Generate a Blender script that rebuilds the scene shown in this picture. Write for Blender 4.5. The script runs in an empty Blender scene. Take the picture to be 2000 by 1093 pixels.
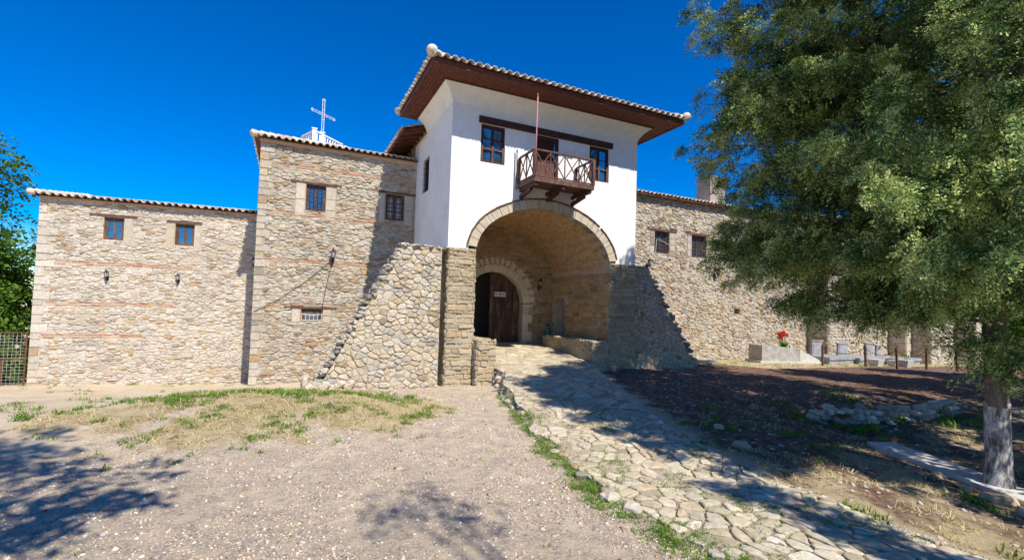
import bpy, math, random
import numpy as np
from mathutils import Vector, Matrix, noise as mnoise
random.seed(7)
rng = np.random.default_rng(11)
R = math.radians
sc = bpy.context.scene
col = sc.collection

# ------------------------------------------------------------------ camera, sky, sun
CAM_YAW, CAM_PITCH, CAM_ROLL, FPX, CYP = 24.957, 2.449, 1.774, 931.8, 563.3
cd = bpy.data.cameras.new('camera'); cam = bpy.data.objects.new('camera', cd); col.objects.link(cam)
fw = Vector((math.sin(R(CAM_YAW))*math.cos(R(CAM_PITCH)), math.cos(R(CAM_YAW))*math.cos(R(CAM_PITCH)), math.sin(R(CAM_PITCH))))
r0 = Vector((math.cos(R(CAM_YAW)), -math.sin(R(CAM_YAW)), 0)); u0 = r0.cross(fw)
rr = r0*math.cos(R(CAM_ROLL)) + u0*math.sin(R(CAM_ROLL)); uu = -r0*math.sin(R(CAM_ROLL)) + u0*math.cos(R(CAM_ROLL))
M = Matrix((rr, uu, -fw)).transposed().to_4x4(); M.translation = (0, 0, 2.2)
cam.matrix_world = M
cd.sensor_width = 36; cd.lens = FPX/2000*36; cd.shift_y = (CYP-546.5)/2000
cd.clip_end = 3000; sc.camera = cam

SUN_EL, SUN_AZ = 51.5, 8.0      # azimuth: degrees to the right of straight behind the viewer's facade normal
sd = Vector((-math.sin(R(SUN_AZ))*math.cos(R(SUN_EL)), math.cos(R(SUN_AZ))*math.cos(R(SUN_EL)), -math.sin(R(SUN_EL))))
ld = bpy.data.lights.new('sun', 'SUN'); ld.energy = 4.6; ld.angle = R(0.5); ld.color = (1, .94, .84)
lo = bpy.data.objects.new('sun', ld); col.objects.link(lo); lo.rotation_euler = sd.to_track_quat('-Z', 'Y').to_euler()
w = bpy.data.worlds.new('World'); sc.world = w; w.use_nodes = True
wn = w.node_tree; wn.nodes.clear()
sk = wn.nodes.new('ShaderNodeTexSky'); sk.sky_type = 'NISHITA'; sk.sun_disc = False
sk.sun_elevation = R(SUN_EL); sk.sun_rotation = R(180-SUN_AZ); sk.altitude = 1500; sk.air_density = 1.0; sk.dust_density = .15; sk.ozone_density = 3.0
hs = wn.nodes.new('ShaderNodeHueSaturation'); hs.inputs['Saturation'].default_value = 1.85; hs.inputs['Hue'].default_value = .513; hs.inputs['Value'].default_value = 1.0
bg = wn.nodes.new('ShaderNodeBackground'); bg.inputs['Strength'].default_value = .125
wo = wn.nodes.new('ShaderNodeOutputWorld')
wn.links.new(sk.outputs[0], hs.inputs['Color']); wn.links.new(hs.outputs[0], bg.inputs[0]); wn.links.new(bg.outputs[0], wo.inputs[0])
sc.view_settings.view_transform = 'Standard'; sc.view_settings.look = 'None'
sc.view_settings.exposure = 0.5; sc.view_settings.gamma = 1

# ------------------------------------------------------------------ helpers
def tag(o, label=None, cat=None, group=None, kind=None):
    for k, v in (('label', label), ('category', cat), ('group', group), ('kind', kind)):
        if v: o[k] = v
    return o

def empty(name, loc=(0, 0, 0), rz=0, label=None, cat=None, group=None):
    o = bpy.data.objects.new(name, None); col.objects.link(o); o.location = loc; o.rotation_euler = (0, 0, rz)
    o.empty_display_size = .1
    return tag(o, label, cat, group)

class MB:
    def __init__(s): s.v = []; s.f = []; s.m = []
    def add(s, vs, fs, m=0):
        b = len(s.v); s.v.extend([tuple(p) for p in vs])
        for f in fs: s.f.append(tuple(b+i for i in f)); s.m.append(m)
    def quad(s, a, b, c, d, m=0): s.add([a, b, c, d], [(0, 1, 2, 3)], m)
    def box(s, x0, y0, z0, x1, y1, z1, m=0, mat=None):
        vs = [Vector(p) for p in ((x0,y0,z0),(x1,y0,z0),(x1,y1,z0),(x0,y1,z0),(x0,y0,z1),(x1,y0,z1),(x1,y1,z1),(x0,y1,z1))]
        if mat: vs = [mat @ p for p in vs]
        s.add(vs, [(0,3,2,1),(4,5,6,7),(0,1,5,4),(1,2,6,5),(2,3,7,6),(3,0,4,7)], m)
    def bar(s, a, b, wd, ht=None, m=0, up=(0, 0, 1)):
        a = Vector(a); b = Vector(b); ht = ht or wd; d = (b-a); L = d.length
        if L < 1e-6: return
        d /= L; upv = Vector(up)
        if abs(d.dot(upv)) > .98: upv = Vector((0, 1, 0))
        x = d.cross(upv).normalized(); z = x.cross(d)
        vs = []
        for e in (a, b):
            for i, j in ((-1,-1),(1,-1),(1,1),(-1,1)): vs.append(e + x*i*wd/2 + z*j*ht/2)
        s.add(vs, [(0,1,2,3),(7,6,5,4),(0,4,5,1),(1,5,6,2),(2,6,7,3),(3,7,4,0)], m)
    def tube(s, pts, rad, n=6, m=0, cap=True):
        pts = [Vector(p) for p in pts]; rings = []
        rads = rad if isinstance(rad, (list, tuple)) else [rad]*len(pts)
        px = None
        for i, p in enumerate(pts):
            d = (pts[min(i+1, len(pts)-1)] - pts[max(i-1, 0)]).normalized()
            if px is None:
                px = d.cross(Vector((0, 0, 1)) if abs(d.z) < .9 else Vector((1, 0, 0))).normalized()
            px = (px - d*px.dot(d)).normalized(); py = d.cross(px)
            rings.append([p + (px*math.cos(2*math.pi*k/n) + py*math.sin(2*math.pi*k/n))*rads[i] for k in range(n)])
        vs = [q for r_ in rings for q in r_]; fs = []
        for i in range(len(pts)-1):
            for k in range(n): fs.append((i*n+k, i*n+(k+1) % n, (i+1)*n+(k+1) % n, (i+1)*n+k))
        if cap: fs.append(tuple(range(n-1, -1, -1))); fs.append(tuple((len(pts)-1)*n+k for k in range(n)))
        s.add(vs, fs, m)
    def lathe(s, prof, c=(0, 0, 0), n=12, m=0):
        vs = []; fs = []
        for r_, z in prof:
            for k in range(n): vs.append((c[0]+r_*math.cos(2*math.pi*k/n), c[1]+r_*math.sin(2*math.pi*k/n), c[2]+z))
        for i in range(len(prof)-1):
            for k in range(n): fs.append((i*n+k, i*n+(k+1) % n, (i+1)*n+(k+1) % n, (i+1)*n+k))
        s.add(vs, fs, m)
    def build(s, name, mats, parent=None, smooth=False):
        me = bpy.data.meshes.new(name); me.from_pydata(s.v, [], s.f)
        for mt in (mats if isinstance(mats, (list, tuple)) else [mats]): me.materials.append(mt)
        if any(s.m): me.polygons.foreach_set('material_index', s.m)
        if smooth: me.polygons.foreach_set('use_smooth', [True]*len(me.polygons))
        me.update(); o = bpy.data.objects.new(name, me); col.objects.link(o)
        if parent: o.parent = parent
        return o

def npmesh(name, V, F, mats, parent=None, smooth=False, midx=None, nper=3):
    """V (n,3), F (m,k) all faces with k corners"""
    me = bpy.data.meshes.new(name); V = np.asarray(V, np.float32); F = np.asarray(F, np.int32)
    me.vertices.add(len(V)); me.vertices.foreach_set('co', V.ravel())
    me.loops.add(F.size); me.loops.foreach_set('vertex_index', F.ravel())
    me.polygons.add(len(F)); me.polygons.foreach_set('loop_start', np.arange(len(F), dtype=np.int32)*F.shape[1])
    me.polygons.foreach_set('loop_total', np.full(len(F), F.shape[1], np.int32))
    for mt in (mats if isinstance(mats, (list, tuple)) else [mats]): me.materials.append(mt)
    if midx is not None: me.polygons.foreach_set('material_index', np.asarray(midx, np.int32))
    if smooth: me.polygons.foreach_set('use_smooth', np.ones(len(F), bool))
    me.update(calc_edges=True); o = bpy.data.objects.new(name, me); col.objects.link(o)
    if parent: o.parent = parent
    return o

def copy_tree(o, parent=None):
    c = o.copy(); col.objects.link(c)
    if parent: c.parent = parent
    for ch in o.children: copy_tree(ch, c)
    return c

# ------------------------------------------------------------------ materials
def mat(name, ramp=None, color=None, rough=.9, island=False, nscale=6, namt=.25, bump=.4, bscale=40, bdist=.01,
        spec=.2, metal=0, stain=None, stretch=None, ndetail=6, coords='Object', transl=0, clumpn=None):
    m = bpy.data.materials.new(name); m.use_nodes = True; nt = m.node_tree; N = nt.nodes; L = nt.links; N.clear()
    out = N.new('ShaderNodeOutputMaterial'); b = N.new('ShaderNodeBsdfPrincipled'); L.new(b.outputs[0], out.inputs[0])
    b.inputs['Roughness'].default_value = rough; b.inputs['Specular IOR Level'].default_value = spec; b.inputs['Metallic'].default_value = metal
    tc = N.new('ShaderNodeTexCoord'); vec = tc.outputs[coords]
    if stretch:
        mp = N.new('ShaderNodeMapping'); mp.inputs['Scale'].default_value = stretch; L.new(vec, mp.inputs[0]); vec = mp.outputs[0]
    nz = N.new('ShaderNodeTexNoise'); nz.inputs['Scale'].default_value = nscale; nz.inputs['Detail'].default_value = ndetail; nz.inputs['Roughness'].default_value = .65
    L.new(vec, nz.inputs['Vector'])
    if ramp:
        cr = N.new('ShaderNodeValToRGB'); e = cr.color_ramp.elements
        while len(e) > 1: e.remove(e[-1])
        e[0].position = ramp[0][0]; e[0].color = (*ramp[0][1], 1)
        for p, c in ramp[1:]:
            k = e.new(p); k.color = (*c, 1)
        if island:
            g = N.new('ShaderNodeNewGeometry'); ad = N.new('ShaderNodeMath'); ad.operation = 'ADD'; L.new(g.outputs['Random Per Island'], ad.inputs[0])
            mu = N.new('ShaderNodeMath'); mu.operation = 'MULTIPLY_ADD'; mu.inputs[1].default_value = namt*.5; mu.inputs[2].default_value = -namt*.25
            if clumpn: mu.inputs[1].default_value = clumpn; mu.inputs[2].default_value = -clumpn*.5+.12+(.06 if clumpn > 1.5 else 0); im = N.new('ShaderNodeMath'); im.operation = 'MULTIPLY'; im.inputs[1].default_value = .75; L.new(g.outputs['Random Per Island'], im.inputs[0]); L.new(im.outputs[0], ad.inputs[0])
            L.new(nz.outputs[0], mu.inputs[0]); L.new(mu.outputs[0], ad.inputs[1]); L.new(ad.outputs[0], cr.inputs[0])
        else: L.new(nz.outputs[0], cr.inputs[0])
        c = cr.outputs[0]
    else:
        rg = N.new('ShaderNodeRGB'); rg.outputs[0].default_value = (*color, 1); c = rg.outputs[0]
    # value variation
    hv = N.new('ShaderNodeHueSaturation'); L.new(c, hv.inputs['Color'])
    mr = N.new('ShaderNodeMapRange'); mr.inputs[1].default_value = .25; mr.inputs[2].default_value = .75
    mr.inputs[3].default_value = 1-namt; mr.inputs[4].default_value = 1+namt
    nz2 = N.new('ShaderNodeTexNoise'); nz2.inputs['Scale'].default_value = nscale*2.7; nz2.inputs['Detail'].default_value = ndetail; L.new(vec, nz2.inputs['Vector'])
    L.new(nz2.outputs[0], mr.inputs[0]); L.new(mr.outputs[0], hv.inputs['Value']); c = hv.outputs[0]
    if stain:
        sc_, amt, colr = stain
        n3 = N.new('ShaderNodeTexNoise'); n3.inputs['Scale'].default_value = sc_; n3.inputs['Detail'].default_value = 8; n3.inputs['Roughness'].default_value = .7
        L.new(tc.outputs[coords], n3.inputs['Vector'])
        m3 = N.new('ShaderNodeMapRange'); m3.inputs[1].default_value = .48; m3.inputs[2].default_value = .68; m3.inputs[3].default_value = 0; m3.inputs[4].default_value = amt
        L.new(n3.outputs[0], m3.inputs[0]); mx = N.new('ShaderNodeMix'); mx.data_type = 'RGBA'
        L.new(m3.outputs[0], mx.inputs['Factor']); L.new(c, mx.inputs['A']); mx.inputs['B'].default_value = (*colr, 1); c = mx.outputs['Result']
    L.new(c, b.inputs['Base Color'])
    if bump:
        nb = N.new('ShaderNodeTexNoise'); nb.inputs['Scale'].default_value = bscale; nb.inputs['Detail'].default_value = 8; nb.inputs['Roughness'].default_value = .7
        L.new(vec, nb.inputs['Vector'])
        bp = N.new('ShaderNodeBump'); bp.inputs['Strength'].default_value = bump; bp.inputs['Distance'].default_value = bdist
        L.new(nb.outputs[0], bp.inputs['Height']); L.new(bp.outputs[0], b.inputs['Normal'])
    if transl:
        tr = N.new('ShaderNodeBsdfTranslucent'); L.new(c, tr.inputs[0]); ms = N.new('ShaderNodeMixShader'); ms.inputs[0].default_value = transl
        L.new(b.outputs[0], ms.inputs[1]); L.new(tr.outputs[0], ms.inputs[2]); L.new(ms.outputs[0], out.inputs[0])
    return m

STONE = [(0,(0.252,0.213,0.158)),(.08,(0.370,0.320,0.245)),(.2,(0.504,0.443,0.356)),(.38,(0.437,0.394,0.324)),(.55,(0.538,0.476,0.387)),(.68,(0.470,0.410,0.324)),(.76,(0.504,0.410,0.284)),(.82,(0.395,0.262,0.134)),(.87,(0.521,0.459,0.371)),(.93,(0.286,0.230,0.174)),(.97,(0.420,0.295,0.158)),(1,(0.353,0.197,0.103))]
STONE_L = [(0,(0.447,0.395,0.316)),(.2,(0.585,0.521,0.429)),(.45,(0.516,0.462,0.381)),(.6,(0.628,0.563,0.470)),(.8,(0.568,0.487,0.381)),(.88,(0.473,0.328,0.178)),(.92,(0.602,0.538,0.446)),(.97,(0.344,0.277,0.211)),(1,(0.447,0.302,0.162))]
STONE_G = [(0, (0.331,0.279,0.192)), (.2, (0.430,0.356,0.239)), (.4, (0.381,0.326,0.232)), (.6, (0.472,0.387,0.258)), (.75, (0.414,0.294,0.159)), (.88, (0.464,0.387,0.279)), (1, (0.315,0.232,0.139))]
M_ = {}
M_['stone'] = mat('rubble stone', STONE, island=True, namt=.22, nscale=5, bump=.7, bscale=22, bdist=.02, stain=(.55,.38,(.30,.24,.17)))
M_['stone_pale'] = mat('pale rubble stone', STONE_L, island=True, namt=.2, nscale=5, bump=.7, bscale=22, bdist=.02, stain=(.55,.38,(.30,.24,.17)))
M_['stone_tan'] = mat('tan dressed rubble', STONE_G, island=True, namt=.2, nscale=5, bump=.7, bscale=24, bdist=.02, stain=(.9,.38,(.30,.24,.17)))
M_['stone_bounce'] = mat('bounce-warmed passage stone', [(0,(.24,.16,.08)),(.25,(.42,.30,.16)),(.5,(.33,.24,.13)),(.7,(.48,.35,.18)),(.9,(.38,.23,.10)),(1,(.46,.37,.24))], island=True, namt=.25, nscale=5, bump=.7, bscale=24, bdist=.02, stain=(1.5,.5,(.20,.15,.09)))  # warm light bounced inside the archway is put into this stone colour
M_['stone_drywall'] = mat('mossy field stone', [(0,(.30,.28,.24)),(.4,(.58,.55,.50)),(.7,(.46,.42,.34)),(1,(.68,.66,.61))], island=True, namt=.3, nscale=6, bump=.7, bscale=25, bdist=.02, stain=(3,.6,(.10,.09,.05)))
M_['stone_round'] = mat('field stone', [(0,(0.317,0.292,0.257)),(.2,(0.528,0.464,0.365)),(.38,(0.458,0.370,0.249)),(.55,(0.581,0.516,0.415)),(.7,(0.405,0.378,0.340)),(.78,(0.528,0.413,0.257)),(.9,(0.546,0.490,0.398)),(.96,(0.352,0.258,0.158)),(1,(0.264,0.224,0.174))], island=True, namt=.25, nscale=6, bump=.7, bscale=25, bdist=.02)
M_['stone_dark'] = mat('weathered coping stone', [(0,(.24,.21,.17)),(.5,(.38,.34,.28)),(1,(.50,.44,.35))], island=True, namt=.3, bump=.8, bscale=22, bdist=.02)
M_['mortar'] = mat('lime mortar', [(.3,(0.340,0.285,0.200)),(.6,(0.428,0.367,0.265))], namt=.2, nscale=3, bump=1, bscale=18, bdist=.04)
M_['mortar_pale'] = mat('pale lime mortar', [(.3,(0.459,0.397,0.292)),(.6,(0.547,0.481,0.365))], namt=.15, nscale=3, bump=1, bscale=18, bdist=.04)
M_['mortar_tan'] = mat('tan mortar', [(.3,(.40,.33,.24)),(.6,(.50,.43,.32))], namt=.2, nscale=3, bump=1, bscale=18, bdist=.04)
M_['brick'] = mat('thin terracotta brick', [(0,(.46,.22,.13)),(.5,(.56,.30,.19)),(1,(.60,.42,.30))], island=True, namt=.25, bump=.5, bscale=30)
M_['vault'] = mat('vault brick', [(0,(.34,.17,.06)),(.3,(.50,.29,.12)),(.6,(.56,.36,.16)),(.85,(.44,.22,.09)),(1,(.60,.43,.23))], island=True, namt=.25, bump=.5, bscale=30)  # brick orange raised to carry the warm bounce under the arch
M_['dressed'] = mat('dressed pale stone', [(0,(.44,.38,.29)),(.5,(.54,.48,.38)),(1,(.48,.40,.28))], island=True, namt=.14, nscale=4, bump=.35, bscale=30, stain=(3,.45,(.36,.30,.22)))
M_['portal'] = mat('pale portal stone', [(0,(.58,.50,.38)),(.5,(.70,.62,.48)),(1,(.62,.52,.38))], island=True, namt=.14, nscale=4, bump=.35, bscale=30, stain=(3,.3,(.40,.32,.22)))
M_['plaster'] = mat('white plaster', color=(.80,.80,.785), namt=.05, nscale=1.3, bump=.5, bscale=3.0, bdist=.06, stain=(1.2,.34,(.62,.60,.55)))
M_['tile'] = mat('weathered clay tile', [(0,(.42,.33,.24)),(.25,(.60,.54,.45)),(.5,(.68,.63,.55)),(.75,(.56,.44,.32)),(.9,(.62,.58,.50)),(1,(.42,.27,.17))], island=True, namt=.3, nscale=9, bump=.5, bscale=50, stain=(14,.5,(.30,.28,.22)))
M_['soffit'] = mat('red brown boards', [(.3,(.10,.032,.020)),(.7,(.17,.060,.038))], namt=.3, nscale=5, bump=.4, bscale=30, stretch=(1,1,1), rough=.7)
M_['wood'] = mat('dark brown wood', [(.3,(.040,.018,.014)),(.7,(.085,.040,.030))], namt=.3, nscale=8, bump=.4, bscale=40, rough=.65)
M_['wood_red'] = mat('weathered reddish wood', [(.25,(.075,.034,.026)),(.5,(.13,.068,.052)),(.75,(.21,.13,.105))], namt=.3, nscale=9, bump=.5, bscale=40, stretch=(1,1,.25), rough=.75)
M_['door'] = mat('old door wood', [(.25,(.030,.013,.012)),(.6,(.075,.034,.028)),(.8,(.14,.075,.055))], namt=.3, nscale=8, bump=.5, bscale=40, stretch=(1,1,.2), rough=.6)
M_['door2'] = mat('worn door boards', [(.25,(.035,.018,.015)),(.5,(.10,.055,.040)),(.65,(.20,.13,.10))], namt=.35, nscale=7, bump=.6, bscale=40, stretch=(1,1,.2), rough=.6)
M_['iron'] = mat('black wrought iron', color=(.02,.02,.022), rough=.5, namt=.2, bump=.1)
M_['rust'] = mat('rusty iron', [(.3,(.12,.05,.03)),(.7,(.22,.10,.06))], rough=.8, namt=.3)
M_['white_paint'] = mat('white painted metal', color=(.80,.80,.78), rough=.5, namt=.05, bump=.05)
M_['concrete'] = mat('grey concrete', [(.3,(.30,.28,.25)),(.7,(.48,.46,.42))], namt=.25, nscale=4, bump=.5, bscale=30, stain=(3,.5,(.20,.18,.15)))
M_['concrete_w'] = mat('pale concrete', [(.3,(.50,.48,.44)),(.7,(.64,.62,.57))], namt=.15, nscale=4, bump=.4, bscale=30, stain=(4,.6,(.28,.26,.22)))
M_['chimney'] = mat('tan chimney render', [(.3,(.36,.29,.23)),(.7,(.46,.39,.32))], namt=.15, nscale=3, bump=.3, stain=(2,.4,(.25,.2,.16)))
M_['marble'] = mat('grave marble', [(.3,(.22,.22,.22)),(.7,(.38,.38,.38))], namt=.25, nscale=3, bump=.1, rough=.5)
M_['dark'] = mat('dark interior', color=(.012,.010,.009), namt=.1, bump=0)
M_['pink_pole'] = mat('faded red pole paint', color=(.42,.20,.20), rough=.6, namt=.15, bump=.1)
M_['cable'] = mat('black cable', color=(.05,.045,.04), rough=.6, bump=0)
M_['cable_w'] = mat('pale cable', color=(.6,.6,.6), rough=.6, bump=0)
def glassmat(name, c, rough=.03):
    m = bpy.data.materials.new(name); m.use_nodes = True; b = m.node_tree.nodes['Principled BSDF']
    b.inputs['Base Color'].default_value = (*c, 1); b.inputs['Roughness'].default_value = rough; b.inputs['Specular IOR Level'].default_value = 1.0
    b.inputs['IOR'].default_value = 2.1
    nt = m.node_tree; nz = nt.nodes.new('ShaderNodeTexNoise'); nz.inputs['Scale'].default_value = 2.5; bp = nt.nodes.new('ShaderNodeBump'); bp.inputs['Strength'].default_value = .08
    bp.inputs['Distance'].default_value = .02
    nt.links.new(nz.outputs[0], bp.inputs['Height']); nt.links.new(bp.outputs[0], b.inputs['Normal'])
    return m
M_['glass'] = glassmat('window glass', (.02,.05,.10))
M_['glass_dull'] = glassmat('dull window glass', (.05,.045,.045), .35); M_['glass_dull'].node_tree.nodes['Principled BSDF'].inputs['IOR'].default_value = 1.45; M_['glass_dull'].node_tree.nodes['Principled BSDF'].inputs['Specular IOR Level'].default_value = .5  # browner, rougher and less reflective than the other panes
M_['lampglass'] = glassmat('lantern glass', (.35,.35,.33), .15)
M_['extin'] = mat('blue painted steel', color=(.02,.20,.28), rough=.35, namt=.1, bump=0, spec=.5)
M_['trunk'] = mat('grey fissured bark', [(.3,(.12,.095,.075)),(.7,(.26,.21,.17))], namt=.35, nscale=9, bump=1, bscale=16, bdist=.05, stretch=(1,1,.22))
M_['twig'] = mat('dark juniper limb bark', [(.3,(.05,.04,.03)),(.7,(.13,.105,.085))], namt=.3, bump=.6, bscale=20)
M_['limewash'] = mat('flaking limewash on bark', [(.38,(.13,.10,.08)),(.46,(.30,.27,.24)),(.55,(.54,.51,.49)),(.66,(.76,.74,.72))], namt=.35, nscale=17, bump=1, bscale=16, bdist=.05, stretch=(1,1,.3))

def leafmat(name, ramp, transl=.25, clumpn=1.3, ns=2.6):
    return mat(name, ramp, island=True, namt=.15, nscale=ns, clumpn=clumpn, ndetail=2, bump=0, rough=.75, spec=.15, transl=transl)
M_['juniper'] = leafmat('juniper foliage', clumpn=1.9, transl=.12, ns=2.2, ramp=[(0,(.018,.06,.025)),(.3,(.045,.115,.04)),(.48,(.12,.22,.06)),(.68,(.38,.49,.14)),(1,(.66,.70,.28))])
M_['broadleaf'] = leafmat('broadleaf foliage', [(0,(.04,.09,.012)),(.4,(.09,.18,.02)),(.8,(.15,.26,.035)),(1,(.22,.32,.06))], .35)
M_['grass'] = leafmat('green grass', [(0,(.07,.16,.015)),(.5,(.14,.26,.03)),(1,(.26,.33,.06))], .3)
M_['straw'] = leafmat('dry grass', [(0,(.46,.35,.17)),(.5,(.66,.55,.31)),(.8,(.55,.47,.22)),(1,(.34,.37,.10))], .2)
M_['petal'] = mat('red petals', color=(.62,.035,.02), island=False, namt=.2, bump=0, rough=.6, transl=.3)

# ------------------------------------------------------------------ terrain height
CP = [ # X, Y, z
 (0,0,.02),(-6,0,.0),(6,0,-.1),(12,-2,-.2),(-12,-4,0),(3,4,0),(-3,5,.0),(0,6,0),(-4,8.2,-.03),(-1.6,8.4,-.03),(.35,8.1,0),(2.2,8.2,0),(3.6,7,0),
 (-3.7,11.3,.16),(-5.5,11.5,.2),(-1,11.2,.32),(.9,10.6,.30),(-2.4,11.3,.22),(2.2,10.3,.02),(1.6,9.2,.08),(-.6,9.4,.12),(3.2,10.3,-.04),
 (0,14,-.1),(-3,15,-.35),(-6,16,-.5),(-9,14,-.2),(2.0,13,-.08),(4.2,13.2,-.16),(5.3,12.9,-.13),(4.7,11.3,-.08),
 (-1.1,18,-.58),(-1.25,21.8,-1.08),(-4.2,22,-1.04),(-8.2,22.3,-1.0),(-12,22,-1.0),(-1.6,19,-.72),(-4,18.5,-.72),(-8,18,-.6),(3,17,-.5),(1,18.4,-.6),(-10,30,-1.2),(-30,30,-1.5),(-30,5,-.3),
 (11.3,13.6,.2),(12.6,12.8,.1),(15,14,.05),(18,17.6,-.1),(21,18,-.14),(24.3,18,-.22),(28,16,-.15),(33,15,-.25),(38,13,-.3),(15,10.5,.18),(11,11,.14),(9.4,10.2,.1),
 (20,12,.08),(20,8.5,.15),(15,7.2,.24),(11.8,7.5,.17),(13.4,7.3,.22),(24,9,.12),(30,8,.0),(38,9,-.3),(60,10,-1),(60,30,-1.5),(60,-10,-1),
 (10.6,6.2,-.12),(11.6,5.6,-.14),(13,4.7,-.16),(9.3,6.2,-.02),(15.5,5.6,.0),(10,4.4,-.2),(9.3,3.3,-.12),(11,3,-.15),(8.3,4.2,-.1),(8.6,2,-.25),(14,2,-.15),(20,3,.05),
 (7.2,5.5,-.02),(6.9,4.0,-.06),(7.4,8.2,.05),(8.2,7.2,.08),(6.2,2.5,-.05),(30,-5,-.3),
 (0,-20,0),(20,-20,-.3),(0,60,-2.5),(40,60,-3),(90,90,-5),(-60,60,-3),(-90,0,-1),(90,-60,-2),(-60,-60,0)]
CP = np.array(CP, float)
def _k(d): return d
_A = _k(np.linalg.norm(CP[:, None, :2]-CP[None, :, :2], axis=2))
n_ = len(CP); _B = np.zeros((n_+3, n_+3)); _B[:n_, :n_] = _A - np.eye(n_)*.15; _B[:n_, n_] = 1; _B[:n_, n_+1:] = CP[:, :2]; _B[n_:, :n_] = _B[:n_, n_:].T
_W = np.linalg.solve(_B, np.concatenate([CP[:, 2], [0, 0, 0]]))
RAMP_L = [(-1.5,3.6),(1,3.62),(3.1,3.72),(4.6,3.55),(7.1,4.0),(9.2,4.6),(11.3,5.15),(12.8,5.75),(13.8,5.87),(19.5,5.87)]
RAMP_R = [(-1.5,6.6),(1,6.2),(2.9,5.95),(4.4,5.95),(5.5,6.2),(7.0,6.7),(8.7,7.35),(11,8.3),(12.8,9.2),(13.9,9.65),(19.5,9.65)]
RAMP_Z = [(-5,.02),(5,.02),(8,.06),(10.5,.16),(12.5,.30),(14,.42),(16,.62),(17.6,.74),(25,.78)]
def itp(t, x): return np.interp(x, [a for a, b in t], [b for a, b in t])
def tz0(x, y):
    x = np.asarray(x, float); y = np.asarray(y, float); sh = x.shape; P = np.stack([x.ravel(), y.ravel()], 1); o = np.zeros(len(P))
    for i in range(0, len(P), 40000):
        q = P[i:i+40000]; d = np.linalg.norm(q[:, None]-CP[None, :, :2], axis=2); o[i:i+40000] = d @ _W[:n_] + _W[n_] + q @ _W[n_+1:]
    return o.reshape(sh)
def hn(x, y, s=1.0, seed=0):   # cheap value noise, vectorised
    x = np.asarray(x, float)*s+seed*17.3; y = np.asarray(y, float)*s-seed*9.1
    return (np.sin(x*1.7+np.sin(y*1.3+.7)*1.5)+np.sin(y*2.1+np.sin(x*1.9)*1.7+1.3)+.5*np.sin(x*4.3+y*3.1+np.sin(y*5.1-x*2.2)))/2.5
def tz(x, y):
    x = np.asarray(x, float); y = np.asarray(y, float)
    z = tz0(x, y) + .022*hn(x, y, 1.6, 1) + .010*hn(x, y, 5, 2)
    lx = itp(RAMP_L, y); rx = itp(RAMP_R, y); rz = itp(RAMP_Z, y)
    a = np.clip((x-lx+.12)/.24, 0, 1); b = np.clip((rx+.35-x)/.6, 0, 1); k = np.minimum(a, b); k = k*k*(3-2*k)
    k = k*np.clip((y+4)/3, 0, 1)
    return z*(1-k) + np.maximum(rz, np.minimum(z, rz+.02))*k

def axis(lo_, hi_, f0, f1, st, g=1.12):
    a = list(np.arange(f0, f1+1e-6, st)); s_ = st; v = f1
    while v < hi_: s_ *= g; v += s_; a.append(v)
    s_ = st; v = f0
    while v > lo_: s_ *= g; v -= s_; a.insert(0, v)
    return np.array(a)
gx = axis(-700, 900, -7, 15, .085, 1.05); gy = axis(-500, 900, 1.2, 19, .085, 1.05)
GX, GY = np.meshgrid(gx, gy); GZ = tz(GX, GY); far = np.clip((np.hypot(GX-5, GY-10)-60)/200, 0, 1); GZ = GZ*(1-far) - 3.5*far
nx, ny = len(gx), len(gy)
V = np.stack([GX.ravel(), GY.ravel(), GZ.ravel()], 1)
ii = (np.arange(ny-1)[:, None]*nx + np.arange(nx-1)[None, :]).ravel()
F = np.stack([ii, ii+1, ii+nx+1, ii+nx], 1)
# material zones: R gravel, G bare tan dirt, B dark leafy soil ; alpha-less remainder = dry grassy earth
def smooth(a, b, x): t = np.clip((x-a)/(b-a), 0, 1); return t*t*(3-2*t)
def zones(x, y):
    n = .5*hn(x, y, 1.1, 3)+.3*hn(x, y, 3.1, 4)
    rx = itp(RAMP_R, y); lx = itp(RAMP_L, y)
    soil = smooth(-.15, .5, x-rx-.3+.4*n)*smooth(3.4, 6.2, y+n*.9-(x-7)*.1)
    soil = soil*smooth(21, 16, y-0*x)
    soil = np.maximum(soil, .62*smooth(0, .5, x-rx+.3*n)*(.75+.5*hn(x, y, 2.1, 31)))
    soil = np.where((x > 18) & (y > 12.5), soil*smooth(14.5, 12.5, y+n), soil)
    n2 = .6*hn(x, y, 3.3, 21)+.5*hn(x, y, 7.9, 22)
    mound = smooth(1.25, .7, np.hypot((x-(-.2))/3.5, (y-10.4)/2.0)+.35*n+.22*n2)*smooth(-1.1, -.2, hn(x, y, 1.4, 23)+.5*n2+.4*smooth(-2.5, .5, x)-.1)
    leftd = smooth(-1.7, -2.9, x+.6*n)*smooth(8, 9, y+n*.4)
    plateau = smooth(11.6, 12.6, y+.3*n)*smooth(2.2, .6, x+.4*n)
    tan = np.clip(leftd+plateau, 0, 1)*(1-mound*.7)
    soil = np.clip(soil, 0, 1); right = smooth(.1, .6, x-rx)*(1-soil)
    grav = np.clip(1-soil-tan-mound-right*.8, 0, 1)
    return grav, tan, soil, mound
zg, zt, zs, zm = zones(V[:, 0], V[:, 1])

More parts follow.
